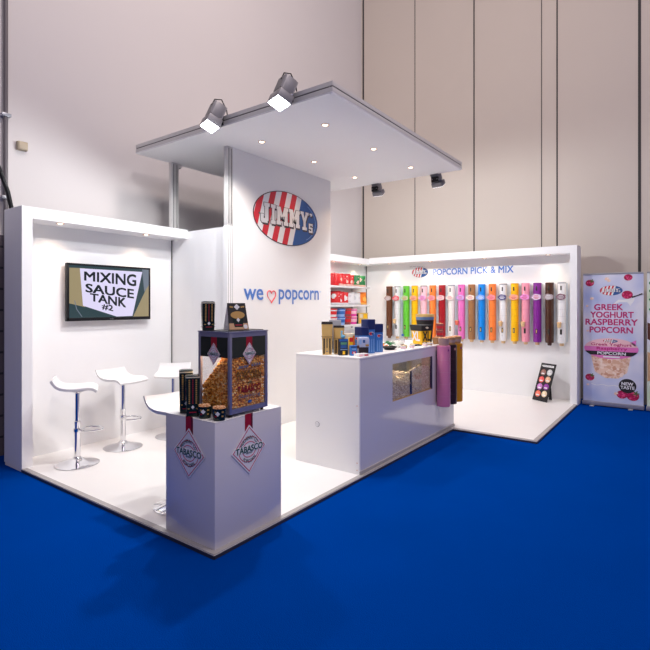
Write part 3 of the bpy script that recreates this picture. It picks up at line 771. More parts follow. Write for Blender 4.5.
# window: interior box, glass, dark mullions
inner = colm('window_interior', (150, 140, 125))
mb = MB(inner); mb.box(wx0 - .01, wx1 + .01, .34, .35, wz0, wz1); mb.box(wx0 - .01, wx0, .018, .34, wz0, wz1); mb.box(wx1, wx1 + .01, .018, .34, wz0, wz1)
mb.box(wx0 - .01, wx1 + .01, .018, .35, wz0 - .01, wz0); mb.box(wx0 - .01, wx1 + .01, .018, .35, wz1, wz1 + .01); mb.build('window_box', fp, smooth=False)
mb = MB(M['glass']); mb.box(wx0, wx1, .006, .010, wz0, wz1); mb.build('window_glass', fp, smooth=False)
mb = MB(colm('darkblue_frame', (35, 42, 70))); mb.box(wx0 + .44, wx0 + .465, .012, .03, wz0, wz1 - .12); mb.box(wx1 - .035, wx1, .003, .02, wz0, wz1)
mb.box(wx0, wx1 - .035, .003, .012, wz0, wz0 + .012, M['gold']); mb.build('window_frame', fp, smooth=False)
l = bpy.data.lights.new('window_light', 'POINT'); l.energy = 6; l.color = (1, .84, .62); l.shadow_soft_size = .03
lo = bpy.data.objects.new('window_light', l); C.objects.link(lo); lo.parent = t; lo.location = (wx0 + .17, .14, wz1 - .04)
mb = MB(M['printwhite']); mb.lathe([(.026, 0), (.026, .003)], n=20, m=M['grey']); mb.lathe([(.022, 0), (.022, .007), (.016, .009), (.012, .005)], n=20); mb.xf(Matrix.Rotation(-PI / 2, 4, 'Y'))
mb.build('cable_grommet', t, (0, .478, .394))
for z in (.035, .10, .62):
    mb = MB(M['copper']); mb.box(-.003, 0, .02, .029, z, z + .009); mb.build('screw', t)
random.seed(8)
mb = MB(M['plainpop'])
nx = 60
for i in range(nx):
    x = wx0 + .012 + (wx1 - wx0 - .024) * i / (nx - 1)
    for j in range(5):
        y = .030 + j * .05
        ht = wz1 - .10 + .02 * math.sin(i * .16 + 1.2) - .045 * j
        z = wz0 + .010
        if j > 0: z = ht - .03
        while z < ht:
            mb.blob((x + random.uniform(-.004, .004), y + random.uniform(-.005, .012) * (1 if j else .5), z), .0115 * random.uniform(.8, 1.15), sub=1, jit=.22); z += .017
mb.box(wx0 + .003, wx1 - .003, .045, .33, wz0 + .001, wz1 - .20)
o = mb.build('plain_popcorn', loc=(3.79, 2.39, .05), smooth=False)
tag(o, 'pale popcorn heaped behind the window of the counter', 'popcorn', None, 'stuff')

# tall tubes hung at the counter front
def hung_tube(x, y, col, label, dec):
    m_ = colm('tube_' + dec, col, .3)
    t = thing('cup_tube', label, 'dispenser tube', (x, y, .405), 0, 'tall tubes hanging at the counter front')
    mb = MB(m_); mb.lathe([(.074, 0), (.078, .004), (.078, .706), (.074, .71)], n=32)
    sm = colm('seam_' + dec, tuple(int(c * .8 + 40) for c in col))
    for z in (.12, .26, .40, .54): mb.lathe([(.0783, z), (.0786, z + .002), (.0783, z + .004)], n=32, m=sm, cap=False)
    mb.build('tube', t)
    a = R(-112); mb = MB(M['magenta'])
    pts = []
    for k in range(10):
        rr = .022 if k % 2 == 0 else .010; b = 2 * PI * k / 10
        u = rr * math.cos(b) / .079; pts.append((.0795 * math.cos(a + u), .0795 * math.sin(a + u), .66 + rr * math.sin(b)))
    mb.mesh_verts(pts, [tuple(range(10))], colm('dec_' + dec, (150, 60, 130) if dec != 'brown' else (200, 140, 140))); mb.build('sticker', t, smooth=False)
    mb = MB(M['grey']); mb.box(-.02, .02,   .07, .089, .58, .65); mb.build('hanger', t)
hung_tube(5.50, 2.30, (200, 118, 160), 'mauve pink tube hanging at the counter front, largest of three', 'pink')
hung_tube(5.70, 2.30, (48, 25, 28), 'dark brown tube hanging between the pink and the mustard tube', 'brown')
hung_tube(5.89, 2.30, (200, 135, 10), 'mustard yellow tube hanging at the right end of the counter', 'yellow')

# ------------------------------------------------------------------ goods on the counter
ZC = 1.116
fc = R(-36)   # face roughly the camera
tall_pack('snack_carton', (3.855, 2.80, ZC), R(-54), 'gold and black tall carton at the left end of the counter', .088, .108, .315, 'gold', 'gold cartons on the counter')
tall_pack('snack_carton', (3.99, 2.755, ZC), R(-54), 'gold and black tall carton standing behind the black pouch on the counter', .088, .105, .275, 'gold', 'gold cartons on the counter')
def simple_box(name, loc, rz, w_, d_, h, m_, label, cat, group=None, parts=(), bev=.003):
    t = thing(name, label, cat, loc, rz, group)
    mb = MB(m_); mb.box(-w_ / 2, w_ / 2, -d_ / 2, d_ / 2, 0, h, bev=bev); mb.build('body', t)
    if parts:
        mb = MB()
        for i, (x0, x1, z0, z1, m2) in enumerate(parts):
            mb.box(x0 * w_, x1 * w_, -d_ / 2 - .0012 - i * .0004, -d_ / 2, z0 * h, z1 * h, m2)
        mb.build('front_print', t, smooth=False)
    return t
# dark pouch with blue top and bird figure
t = simple_box('popcorn_pouch', (3.885, 2.635, ZC), fc, .085, .05, .155, M['matblack'], 'black and blue popcorn pouch with a pale blue top ornament on the counter', 'popcorn pouch', None,
               ((-.5, .5, .86, 1.0, M['midblue']), (-.42, .42, .42, .84, colm('pouchnavy', (45, 75, 120))), (-.36, .36, .66, .80, colm('pouchgreen', (90, 150, 110))), (-.3, .3, .46, .62, M['lblue']), (-.14, .14, .06, .26, M['yellow']), (-.42, .42, .34, .37, M['paleblue'])))
mb = MB(M['sky']); mb.blob((0, 0, .175), .019, sub=2, sc=(1.2, .8, 1)); mb.tube([(-.008, 0, .18), (-.014, 0, .205), (-.012, 0, .222)], [.012, .008, .007], 8); mb.blob((-.012, 0, .224), .010, sub=2); mb.tube([(.0, 0, .155), (0, 0, .168)], .006, 6)
mb.build('ornament', t)
simple_box('silver_carton', (4.09, 2.87, ZC), R(-54), .12, .10, .325, M['silver'], 'silver grey carton behind the gold cartons on the counter', 'carton', None, ((-.4, .4, .1, .35, M['grey']),))
t = simple_box('popcorn_pouch', (3.905, 2.532, ZC), fc, .062, .04, .098, M['tubeblue'], 'small blue pouch with a red badge at the counter corner', 'popcorn pouch', None,
               ((-.5, .5, .78, .9, M['navy']), (-.3, .3, .6, .68, M['paleblue']), (-.3, .3, .2, .42, M['lred']), (-.12, .12, .24, .36, M['printwhite'])))
simple_box('yellow_carton', (3.965, 2.60, ZC), fc, .035, .035, .165, M['yellow'], 'small yellow and red carton behind the small blue pouch', 'carton', None, ((-.5, .5, .75, 1.0, M['red']),))
simple_box('brown_carton', (3.945, 2.512, ZC), fc, .032, .03, .095, M['brown'], 'small dark brown carton between the small blue pouch and the pale tub', 'carton', None, ((-.25, .25, .15, .7, M['silver']),))
simple_box('black_carton', (4.015, 2.487, ZC), R(-45), .085, .06, .075, colm('darkplum', (38, 28, 36)), 'black carton under the pale lilac tub on the counter', 'carton')
simple_box('popcorn_tub', (4.008, 2.487, ZC + .076), R(-45), .105, .075, .095, M['lilacbox'], 'pale lilac tub resting on the black carton', 'tub', None, ((-.1, .12, .45, .75, M['lblue']), (-.45, -.2, .3, .8, M['paleblue']), (.15, .45, .1, .3, M['gold'])), .012)
simple_box('sample_box', (3.915, 2.447, ZC), R(-15), .13, .07, .025, M['printwhite'], 'flat white box at the front corner of the counter', 'box', None, ((-.45, -.1, .2, .7, M['palepink']), (.05, .4, .2, .7, M['lred'])))
simple_box('cream_tub', (4.12, 2.72, ZC), fc, .12, .09, .19, M['cream'], 'cream and orange tub behind the pale lilac tub', 'tub', None, ((.2, .5, 0, .9, M['orange']),))
for (x, y, h, lb) in ((4.095, 2.555, .262, 'lowest blue popcorn carton with navy top, nearest the pale lilac tub'), (4.215, 2.555, .335, 'tallest blue popcorn carton with navy top on the counter'),
                      (4.375, 2.555, .285, 'blue popcorn carton with navy top, nearest the green leaves')):
    tall_pack('popcorn_carton', (x, y, ZC), R(-20), lb, .104, .104, h, 'blue', 'blue popcorn cartons on the counter')
# green leaves in a black bowl
random.seed(3)
t = thing('leaf_bowl', 'black bowl of green leaves on the counter right of the blue cartons', 'bowl', (4.66, 2.56, ZC))
mb = MB(M['black']); mb.lathe([(.05, 0), (.085, .03), (.082, .034), (.05, .01)], n=24); mb.build('bowl', t)
for k in range(16):
    a = random.uniform(0, 2 * PI); ln = random.uniform(.05, .09); mb = MB(M['leafgreen']); c = Vector((math.cos(a), math.sin(a), 0)); sde = Vector((-math.sin(a), math.cos(a), 0))
    zz = .035 + random.uniform(0, .03); p = [c * .01 + Vector((0, 0, zz)), c * ln * .5 + sde * .018 + Vector((0, 0, zz + .025)), c * ln + Vector((0, 0, zz + .01)), c * ln * .5 - sde * .018 + Vector((0, 0, zz + .025))]
    q = [v + Vector((0, 0, .002)) for v in p]
    mb.mesh_verts([tuple(v) for v in p + q], [(0, 1, 2, 3), (7, 6, 5, 4), (0, 4, 5, 1), (1, 5, 6, 2), (2, 6, 7, 3), (3, 7, 4, 0)]); mb.build('leaf', t, smooth=False)
# clear bag of samples
random.seed(6)
mb = MB(colm('clearbag', (215, 222, 215), .25)); vs = []
NN = 14
for i in range(NN + 1):
    for j in range(NN + 1):
        u, v = i / NN * 2 - 1, j / NN * 2 - 1; e = max(0, 1 - (abs(u) ** 3 + abs(v) ** 3) / 1.6)
        vs.append((u * .15, v * .09, .002 + .065 * e ** .6 + random.uniform(-.006, .006) * e))
fs = [(i * (NN + 1) + j, (i + 1) * (NN + 1) + j, (i + 1) * (NN + 1) + j + 1, i * (NN + 1) + j + 1) for i in range(NN) for j in range(NN)]
mb.mesh_verts(vs, fs); rim = [(-.15, -.09), (.15, -.09), (.15, .09), (-.15, .09)]; mb.prism_z(rim, 0, .003)
tag(mb.build('sample_bag', loc=(4.96, 2.66, ZC), rz=R(8)), 'crumpled pale plastic bag lying in the middle of the counter', 'bag')
# low sample cups in a row along the front
cols = [M['printwhite'], M['cream'], M['printwhite'], M['cream'], M['printwhite'], M['printwhite']]
lbs = ['small white sample cup on the counter front edge, nearest the leaf bowl', 'small cream sample cup below the crumpled bag, second from the leaf bowl', 'small white sample cup on the counter edge in front of the crumpled bag',
       'small cream sample cup on the counter edge, left of the small black lid', 'small white sample cup in front of the yellow bucket', 'small white sample cup right of the yellow bucket, by the pink cups']
for k, (x, y) in enumerate(((4.80, 2.47), (4.90, 2.50), (4.97, 2.45), (5.08, 2.50), (5.27, 2.43), (5.40, 2.43))):
    popcorn_cup('sample_cup', (x, y, ZC), lbs[k], .026, .031, .032, cols[k], M['plainpop'], 'small sample cups along the counter edge', band=(M['palepink'] if k % 2 == 0 else M['gold']), deco=False, n_k=9)
simple_box('red_packet', (5.02, 2.84, ZC), R(-20), .10, .05, .035, M['orange'], 'small orange red packet behind the crumpled bag', 'packet')
simple_box('brown_packet', (5.31, 2.76, ZC), R(-36), .06, .05, .05, M['brown'], 'small brown packet between the bottle and the yellow bucket', 'packet')
mb = MB(M['black']); mb.lathe([(.05, 0), (.055, .01), (.03, .022), (.0, .024)][:3], n=20); tag(mb.build('black_lid', loc=(5.27, 2.53, ZC)), 'small black lid on the counter in front of the yellow bucket', 'dish')  # a black lid lying flat, not a dish
t = thing('water_bottle', 'small clear water bottle with blue cap on the counter', 'bottle', (5.20, 2.68, ZC))
mb = MB(M['perspex']); mb.lathe([(.028, 0), (.030, .005), (.030, .075), (.026, .09), (.013, .108), (.012, .115)], n=20); mb.build('body', t)
mb = MB(M['printwhite']); mb.lathe([(.0305, .03), (.0305, .07)], n=20, cap=False); mb.build('label', t)
mb = MB(M['midblue']); mb.lathe([(.015, .113), (.015, .134), (.012, .136)], n=16); mb.build('cap', t)
# XL buckets
def xl_bucket(loc, rz, label, h, ink):
    t = thing('popcorn_bucket', label, 'popcorn bucket', loc, rz, 'yellow popcorn buckets')
    def sq(hw, z): return [(-hw, -hw, z), (hw, -hw, z), (hw, hw, z), (-hw, hw, z)]
    mb = MB(M['yellow']); mb.rings([sq(.070, 0), sq(.085, h * .70)]); mb.build('body', t, smooth=False)
    mb = MB(M['matblack']); mb.rings([sq(.090, h * .70), sq(.097, h * .97), sq(.094, h)])
    mb.prism([(-.03, h * .86), (.0, h * .80), (.03, h * .85), (.0, h * .92)], -.099, -.096, M['cream'])
    mb.build('lid', t, smooth=False)
    mb = MB()
    put_text(mb, 'XL', -.062, .062, h * .20, h * .66, -.0885, M['matblack'], .04)
    mb.box(-.05, .05, -.0785, -.074, h * .08, h * .13, M['brown'])
    mb.build('lettering', t, smooth=False)
    g = MB(); put_text(g, 'XL', -.062, .062, h * .20, h * .66, -.0885, ink, .04); g.xf(Matrix.Rotation(-PI / 2, 4, 'Z')); g.build('side_lettering', t, smooth=False)
    return t
xl_bucket((5.53, 2.60, ZC), R(-19), 'yellow popcorn bucket with black lid and XL lettering, front one', .235, M['printwhite'])
t = thing('popcorn_bucket', 'black bucket with gold and blue rim behind the yellow bucket', 'popcorn bucket', (5.80, 2.675, ZC), R(-36), 'yellow popcorn buckets')
mb = MB(M['matblack']); mb.lathe([(.085, 0), (.11, .285)], n=28); mb.build('body', t)
mb = MB(M['lblue']); mb.lathe([(.111, .285), (.115, .325)], n=28, m=colm('bucketblue', (95, 130, 175))); mb.lathe([(.115, .325), (.118, .36)], n=28, m=M['goldfoil']); mb.lathe([(.112, .28), (.113, .287)], n=28, m=M['brown']); mb.build('rim', t)
# cups at the right end
cc = colm('cuprose', (160, 85, 90)); ck = colm('cupkraft', (170, 130, 90)); cpale = colm('cuppale', (175, 145, 140))
cups = [((5.76, 2.46, ZC), cc, 'rose popcorn cup at the counter right end, lowest of the stack'), ((5.76, 2.46, ZC + .082), cc, 'rose popcorn cup at the counter right end, middle of the stack'),
        ((5.76, 2.46, ZC + .164), cc, 'rose popcorn cup on top of the stack at the counter right end'),
        ((5.87, 2.52, ZC), ck, 'brown popcorn cup behind the stacked rose cups'),
        ((5.64, 2.455, ZC), ck, 'brown popcorn cup left of the stacked rose cups, beside the yellow bucket')]
for i, (lc, mm, lb) in enumerate(cups):
    popcorn_cup('popcorn_cup', lc, lb, .036, .046, .078, mm, M['cuppop'], 'popcorn cups at the counter end', band=M['lred'] if mm is cc else None, deco=False, n_k=14)
for x, mm, lb in ((5.50, cpale, 'pale popcorn cup standing on the pink hanging tube'), (5.70, ck, 'brown popcorn cup standing on the dark brown hanging tube'), (5.89, ck, 'brown popcorn cup standing on the mustard hanging tube')):
    popcorn_cup('popcorn_cup', (x, 2.30, 1.117), lb, .055, .068, .085, mm, M['cuppop'], 'popcorn cups on the hanging tubes', band=cpale, deco=False, n_k=20)

# ================================================================== DISPENSERS ON THE RIGHT WALL
ys = [4.734, 4.553, 4.362, 4.183, 3.997, 3.813, 3.628, 3.45, 3.258, 3.071, 2.891, 2.705, 2.518, 2.328, 2.151, 1.967, 1.78, 1.597]
dc = [('brown', (105, 62, 35), (200, 175, 170)), ('white', (232, 232, 232), (235, 90, 100)), ('green', (105, 208, 60), (195, 220, 160)), ('yellow', (255, 196, 0), (240, 180, 140)), ('pale pink', (248, 200, 210), (235, 170, 220)),
      ('orange', (255, 140, 60), (248, 165, 170)), ('dark red', (170, 22, 32), (240, 205, 205)), ('cream', (238, 234, 226), (238, 228, 218)), ('pink', (238, 120, 195), (205, 165, 225)), ('tan', (165, 115, 70), (240, 225, 210)),
      ('blue', (10, 140, 235), (130, 170, 240)), ('orange', (255, 135, 60), (250, 150, 160)), ('white', (235, 235, 236), (90, 85, 130)), ('yellow', (255, 196, 0), (248, 175, 140)), ('pink', (248, 160, 180), (240, 150, 215)),
      ('purple', (135, 40, 150), (225, 200, 225)), ('dark brown', (75, 42, 22), (175, 160, 165)), ('white', (236, 236, 237), (135, 100, 115))]
dl = ['brown popcorn dispenser tube nearest the shelf corner', 'white popcorn dispenser between the brown and the green one', 'green popcorn dispenser tube on the wall', 'yellow popcorn dispenser beside the green one',
      'pale pink popcorn dispenser above the black bucket', 'orange popcorn dispenser left of the dark red one', 'dark red popcorn dispenser tube on the wall', 'cream white popcorn dispenser between the dark red and the pink one',
      'pink popcorn dispenser left of the tan one', 'tan popcorn dispenser left of the blue one', 'bright blue popcorn dispenser tube on the wall', 'orange popcorn dispenser right of the blue one',
      'white popcorn dispenser between orange and yellow ones', 'yellow popcorn dispenser right of a white one, near the wall end', 'pink popcorn dispenser left of the purple one', 'purple popcorn dispenser tube on the wall',
      'dark brown popcorn dispenser, second from the wall end', 'white popcorn dispenser at the right end of the wall']
M['plate'] = mat('frosted_plate', s(222, 232, 240), .3)
M['slot'] = mat('dark_slot', (0.03, 0.025, 0.02), .4)
holder = colm('cupkraft2', (225, 190, 140)); hred = colm('cupred', (230, 110, 90))
cloud = []
for k in range(36):
    a = 2 * PI * k / 36; rr = 1 + .16 * abs(math.sin(a * 2.5)); cloud.append((.066 * rr * math.cos(a), .044 * rr * math.sin(a)))
for i, y in enumerate(ys):
    nm, col, tagc = dc[i]
    bm2 = mat('dispenser_' + nm.replace(' ', '_'), s(*col), .28, coat=.3)
    t = thing('popcorn_dispenser', dl[i], 'dispenser', (8.645, y + .016, .975), -PI / 2, 'popcorn dispensers on the right wall')
    r = .062 if i < 14 else .064
    mb = MB(bm2); mb.lathe([(r * .93, 0), (r, .02), (r, .955), (r * .97, .965)], n=28); tb = mb.build('tube', t)
    mb = MB(M['silver'] if i in (1, 4, 7, 12, 17) else bm2); mb.lathe([(r * 1.02, .958), (r * 1.02, .976), (r * .9, .980)], n=28); mb.build('cap', t)
    mb = MB(M['plate']); mb.box(-.076, .076, .066, .071, .02, .97); mb.build('back_plate', t, smooth=False)
    mb = MB(bm2); mb.box(-.02, .02, .05, .104, .20, .24); mb.box(-.02, .02, .05, .104, .80, .84); mb.build('wall_mount', t, smooth=False)
    mb = MB(M['slot']); mb.box(-.011, .011, -r - .002, -r + .004, .85, .92, bev=.002); mb.build('slot', tb)
    mb = MB(M['slot']); mb.box(-.016, .016, -r - .003, -r + .006, .14, .225, bev=.006)
    mb.box(-.006, .008, -r - .0045, -r - .003, .155, .205, M['goldfoil'] if i not in (1, 14, 16, 17) else M['slot']); mb.build('scoop_window', tb)
    mb = MB(M['cuppop'] if i != 16 else bm2); mb.lathe([(.030, -.045), (.036, 0.0)], n=18, m=(holder if i not in (0, 16) else bm2)); mb.build('outlet', t)
    mb = MB(mat('label_tag', s(*tagc), .5)); mb.prism([(p[0], p[1] + .745) for p in cloud], -r - .014, -r - .006)
    for kk, zz in enumerate((.765, .742, .722)):
        wl = (.030, .045, .030)[kk]; mb.box(-wl, wl, -r - .0155, -r - .014, zz - .004, zz + .004, M['printwhite'] if sum(tagc) < 560 else M['tred'])
    mb.box(-.01, .01, -r - .006, -r + .01, .735, .755, bm2)
    mb.build('name_tag', t, smooth=False)
    mb = MB(mat('tube_line', tuple(c * .6 for c in s(*col)), .4))
    for z in (.32, .43, .54, .65): mb.lathe([(r + .0004, z), (r + .0004, z + .0025)], n=24, cap=False)
    put_text(mb, '50g', -.012, .012, .08, .10, -r - .001, mb.m); mb.build('fill_lines', tb, smooth=False)
    if i in (1, 8, 12, 14, 17):
        mb = MB(holder if i != 8 else hred); mb.lathe([(.026, .255), (.036, .325), (.036, .328)], -.02 if i != 8 else -.05, -r - .035, 16)
        mb.lathe([(.033, .325), (.030, .338), (.012, .342)], -.02 if i != 8 else -.05, -r - .035, 12, M['cuppop'])
        mb.box(-.05, .0, -r - .02, -r + .01, .25, .258); mb.build('sample_cup', t)

# ================================================================== LEANING CARDBOARD BOARD
def frame_board():
    w_, h = .292, .625
    a = math.atan2(2.021 - 1.769, 8.454 - 8.304)  # bottom edge direction
    t = thing('display_board', 'black leaning board with eight round flavour pictures on the stand floor', 'display board', (8.38, 1.895, .053), a + PI)
    lean = R(19.5)
    RX = Matrix.Rotation(-lean, 4, 'X')
    mb = MB(M['matblack']); mb.box(-w_ / 2, w_ / 2, 0, .012, 0.004, h, bev=.002); mb.xf(RX); mb.build('panel', t)
    cs = [(150, 105, 95), (205, 205, 205), (225, 90, 85), (225, 175, 140), (195, 130, 200), (140, 50, 155), (235, 115, 90), (225, 205, 170)]
    for k, c in enumerate(cs):
        cx = (-.062 if k % 2 == 0 else .062); cz = h - .155 - (k // 2) * .118 + (.0 if k % 2 == 0 else .01)
        mb = MB(colm('flavour%d' % k, c)); mb.prism(ellipse(cx, cz, .052, .052, 24), -.003, -.001); mb.prism([(cx - .03, cz - .03), (cx + .03, cz - .03), (cx + .03, cz - .008), (cx - .03, cz - .008)], -.004, -.003, M['printwhite']); mb.prism(ellipse(cx - .01, cz + .015, .022, .018, 12), -.0038, -.003, colm('flavourb%d' % k, tuple(min(255, q + 30) for q in c)))
        mb.xf(RX); mb.build('flavour_picture', t, smooth=False)
    mb = MB(M['printwhite']); mb.box(-.10, .115, -.003, -.001, h - .062, h - .032); mb.box(-.12, -.108, -.003, -.001, h - .055, h - .035)
    put_text(mb, 'POPCORN MIX', -.09, .10, h - .055, h - .038, -.0035, M['matblack']); mb.xf(RX); mb.build('header', t, smooth=False)
    mb = MB(M['matblack']); mb.mesh_verts([(-.03, .20, h * .70), (.03, .20, h * .70), (.03, .24, 0), (-.03, .24, 0), (-.03, .204, h * .70), (.03, .204, h * .70), (.03, .244, 0), (-.03, .244, 0)], [(0, 1, 2, 3), (7, 6, 5, 4), (0, 4, 5, 1), (1, 5, 6, 2), (2, 6, 7, 3), (3, 7, 4, 0)]); mb.build('strut', t, smooth=False)
frame_board()

# ================================================================== SHELVES AND SNACKS
shz = [1.94, 1.59, 1.22, .86]
for k, z in enumerate(shz):
    t = thing('shelf', ['top', 'second', 'third', 'lowest visible'][k] + ' white snack shelf on the back wall' + [' carrying red and green bags', ' carrying red, white and orange bags', ' carrying colourful tubs', ' behind the counter'][k], 'shelf', (5.87, 5.06, z), 0, 'white snack shelves')
    mb = MB(M['white']); mb.box(0.0, 2.56, 0, .288, -.035, 0, bev=.003); mb.build('board', t)
    mb = MB(M['alu']); 
    for x in (.5, 1.4, 2.3): mb.box(x, x + .02, .25, .288, -.09, -.036)
    mb.build('bracket', t, smooth=False)
def bag(loc, rz, label, w_, h, m_, accent, group, tilt=R(-8)):
    t = thing('snack_bag', label, 'snack bag', loc, rz, group)
    NU, NV = 12, 14; sd = random.uniform(0, 6)
    def pt(u, v, sgn):
        e = max(0.0, (1 - abs(u) ** 3) * (1 - abs(v) ** 4)); ww = w_ / 2 * (1 - .06 * (1 - v * v))
        return (u * ww, sgn * (.0015 + .045 * e ** .6), (v + 1) / 2 * h)
    mb = MB(m_)
    for sgn in (-1, 1):
        vs = [pt(i / NU * 2 - 1, j / NV * 2 - 1, sgn) for i in range(NU + 1) for j in range(NV + 1)]
        for i in range(NU):
            for j in range(NV):
                q = [vs[i * (NV + 1) + j], vs[(i + 1) * (NV + 1) + j], vs[(i + 1) * (NV + 1) + j + 1], vs[i * (NV + 1) + j + 1]]
                u, v = (i + .5) / NU * 2 - 1, (j + .5) / NV * 2 - 1
                mm = m_
                if sgn < 0:
                    if abs(v) < .62 and abs(u) < .8 and math.sin(u * 4 + sd) + math.cos(v * 5 + sd * 1.7) > .55: mm = accent
                    if v < -.75: mm = accent
                mb.mesh_verts(q, [(0, 1, 2, 3)], mm)
    bmesh.ops.remove_doubles(mb.bm, verts=mb.bm.verts, dist=.0001)
    mb.xf(Matrix.Rotation(tilt, 4, 'X')); mb.build('body', t)
    mb = MB(m_)
    for k in range(14): mb.box(-w_ / 2 + k * w_ / 14, -w_ / 2 + (k + .6) * w_ / 14, -.0025, .0025, h - .014, h + .004)
    mb.xf(Matrix.Rotation(tilt, 4, 'X')); mb.build('crimp', t, smooth=False)
    return t
bagwhite = colm('bagwhite', (228, 226, 226)); bagred = M['red']; baggreen = colm('baggreen', (15, 125, 60)); bagor = colm('bagorange', (245, 130, 25)); bagacc = colm('bagaccent', (235, 190, 175))
rl = ['leftmost red snack bag on the top shelf', 'second red snack bag from the left on the top shelf', 'third red snack bag from the left on the top shelf', 'fourth red snack bag on the top shelf, right of the middle fold', 'fifth red snack bag from the left on the top shelf', 'red snack bag on the top shelf beside the first green bag']
random.seed(21)
for k in range(6):
    bag((7.23 + k * .125, 5.165 + .01 * (k % 2), 1.942), R(-62 + 6 * math.sin(k * 2.1)), rl[k], .16, .225 + .012 * math.sin(k * 3.3), bagred, bagacc if k > 1 else bagred, 'red snack bags on the top shelf', R(-6 - 3 * (k % 3)))
bag((8.06, 5.17, 1.942), R(-58), 'green snack bag on the top shelf, beside the red bags', .17, .225, baggreen, bagacc, 'green snack bags')
bag((8.27, 5.17, 1.942), R(-50), 'green snack bag at the right end of the top shelf', .17, .22, baggreen, bagacc, 'green snack bags')
for k, lb in enumerate(('leftmost red and white snack bag on the second shelf', 'middle red and white snack bag on the second shelf', 'red and white snack bag beside the white bags on the second shelf')):
    bag((7.38 + k * .13, 5.17, 1.592), R(-58 + 4 * k), lb, .19, .25 - .008 * k, bagred, bagwhite, 'red snack bags on the second shelf', R(-7))
bag((7.84, 5.17, 1.592), R(-35), 'white snack bag on the second shelf beside the red bags', .22, .235, bagwhite, colm('bagwhiteb', (205, 203, 206)), 'white snack bags')
bag((8.06, 5.17, 1.592), R(-35), 'white snack bag on the second shelf beside the orange bag', .22, .235, bagwhite, M['bagwhiteb'], 'white snack bags')
bag((8.29, 5.15, 1.592), R(-25), 'orange snack bag at the right end of the second shelf', .20, .245, bagor, colm('bagorb', (250, 190, 90)), 'orange snack bags')
bag((7.12, 5.19, 1.592), R(-30), 'yellow cream snack bag at the left end of the second shelf', .10, .12, M['goldfoil'], M['cream'], 'yellow snack bags')
def tub(loc, label, m1, m2, h=.15, r=.065, rz=fc):
    t = thing('snack_tub', label, 'snack tub', loc, rz, 'snack tubs on the third shelf')
    mb = MB(m2); mb.lathe([(r * .85, 0), (r, h * .86)], n=20); mb.lathe([(r * .93, h * .3), (r * .99, h * .7)], n=20, m=m1, cap=False); mb.build('body', t)
    mb = MB(m1); mb.lathe([(r * 1.06, h * .86), (r * 1.06, h * .97), (r * .95, h)], n=20); mb.build('lid', t)
spec = [(7.24, M['red'], M['printwhite'], 'red and white tub'), (7.51, M['midblue'], M['paleblue'], 'blue tub'), (7.74, M['red'], colm('tubmaroon', (150, 80, 80)), 'dark red tub'), (7.94, M['palepink'], M['pink'], 'pink tub')]
for k, (x, a, b, lb) in enumerate(spec):
    for lv in (0, 1):
        tub((x, 5.16, 1.221 + lv * .151), lb + (' on the third shelf, top of its pair' if lv else ' on the third shelf, bottom of its pair'), a, b, r=(.10, .10, .085, .085)[k])
simple_box('snack_carton', (8.28, 5.17, 1.221), R(-6), .28, .10, .21, M['goldfoil'], 'yellow patterned carton at the right end of the third shelf', 'carton', None, ((-.45, -.1, .55, .9, M['cream']), (.0, .4, .5, .9, M['yellow']), (-.45, -.05, .1, .4, M['yellow']), (.05, .4, .1, .4, M['cream'])))
simple_box('black_pack', (8.09, 5.18, 1.221), R(-10), .05, .08, .19, M['matblack'], 'narrow black pack between the pink tubs and the yellow carton', 'carton')

# ================================================================== ROLL-UP BANNERS
def banner(yc, w_, label, kind):
    t = thing('roll_up_banner', label, 'banner', (8.68, yc, 0.025), -PI / 2, 'roll-up banners at the hall wall'); t.scale = (.964, 1, .968)
    mb = MB(colm('bannerbase' + kind, (150, 150, 165), .35, metal=.4)); mb.box(-w_ / 2 - .01, w_ / 2 + .01, -.05, .04, .012, .075, bev=.008); mb.build('base', t)
    for sx in (-.28, .25):
        mb = MB(M['silver']); mb.box(sx * w_ / .83 - .03, sx * w_ / .83 + .03, -.12, .10, .0, .012, bev=.003); mb.build('foot', t)
    mb = MB(M['grey']); mb.tube([(0, .02, .07), (0, .02, 2.09)], .010, 8); mb.build('pole', t)
    mb = MB(M['silver']); mb.box(-w_ / 2, w_ / 2, -.012, .012, 2.10, 2.125, bev=.003); mb.build('top_rail', t)
    m_ = mat('banner_print_' + kind, s(200, 205, 232), .45)
    nt = m_.node_tree; tc = nt.nodes.new('ShaderNodeTexCoord'); n = nt.nodes.new('ShaderNodeTexNoise'); n.inputs['Scale'].default_value = 1.6; cr = nt.nodes.new('ShaderNodeValToRGB')
    cr.color_ramp.elements[0].position = .35; cr.color_ramp.elements[0].color = (*(s(172, 186, 226) if kind == 'pink' else s(205, 225, 190)), 1); cr.color_ramp.elements[1].position = .62; cr.color_ramp.elements[1].color = (*s(226, 226, 238), 1)
    nt.links.new(tc.outputs['Object'], n.inputs['Vector']); nt.links.new(n.outputs['Fac'], cr.inputs[0]); nt.links.new(cr.outputs[0], nt.nodes['Principled BSDF'].inputs['Base Color'])
    mb = MB(m_); mb.box(-w_ / 2, w_ / 2, -.003, .0, .07, 2.105); mb.build('sheet', t, smooth=False)
    return t
t = banner(.908, .83, 'roll-up banner with pink greek yoghurt raspberry popcorn lettering', 'pink')
mb = MB(); oval_logo(mb, -.02, 1.845, .155, .075, -.003, .0012, True); mb.build('logo', t, smooth=False)
mb = MB(M['magenta'])
for txt, x0, x1, z0, z1 in (('GREEK', -.255, .142, 1.535, 1.628), ('YOGHURT', -.309, .284, 1.415, 1.508), ('RASPBERRY', -.38, .337, 1.298, 1.392), ('POPCORN', -.32, .273, 1.175, 1.268)):
    put_text(mb, txt, x0, x1, z0, z1, -.005, M['magenta'], .035)
mb.build('lettering', t, smooth=False)
def P2(cx, cz, n_, scl, seed):
    random.seed(seed)
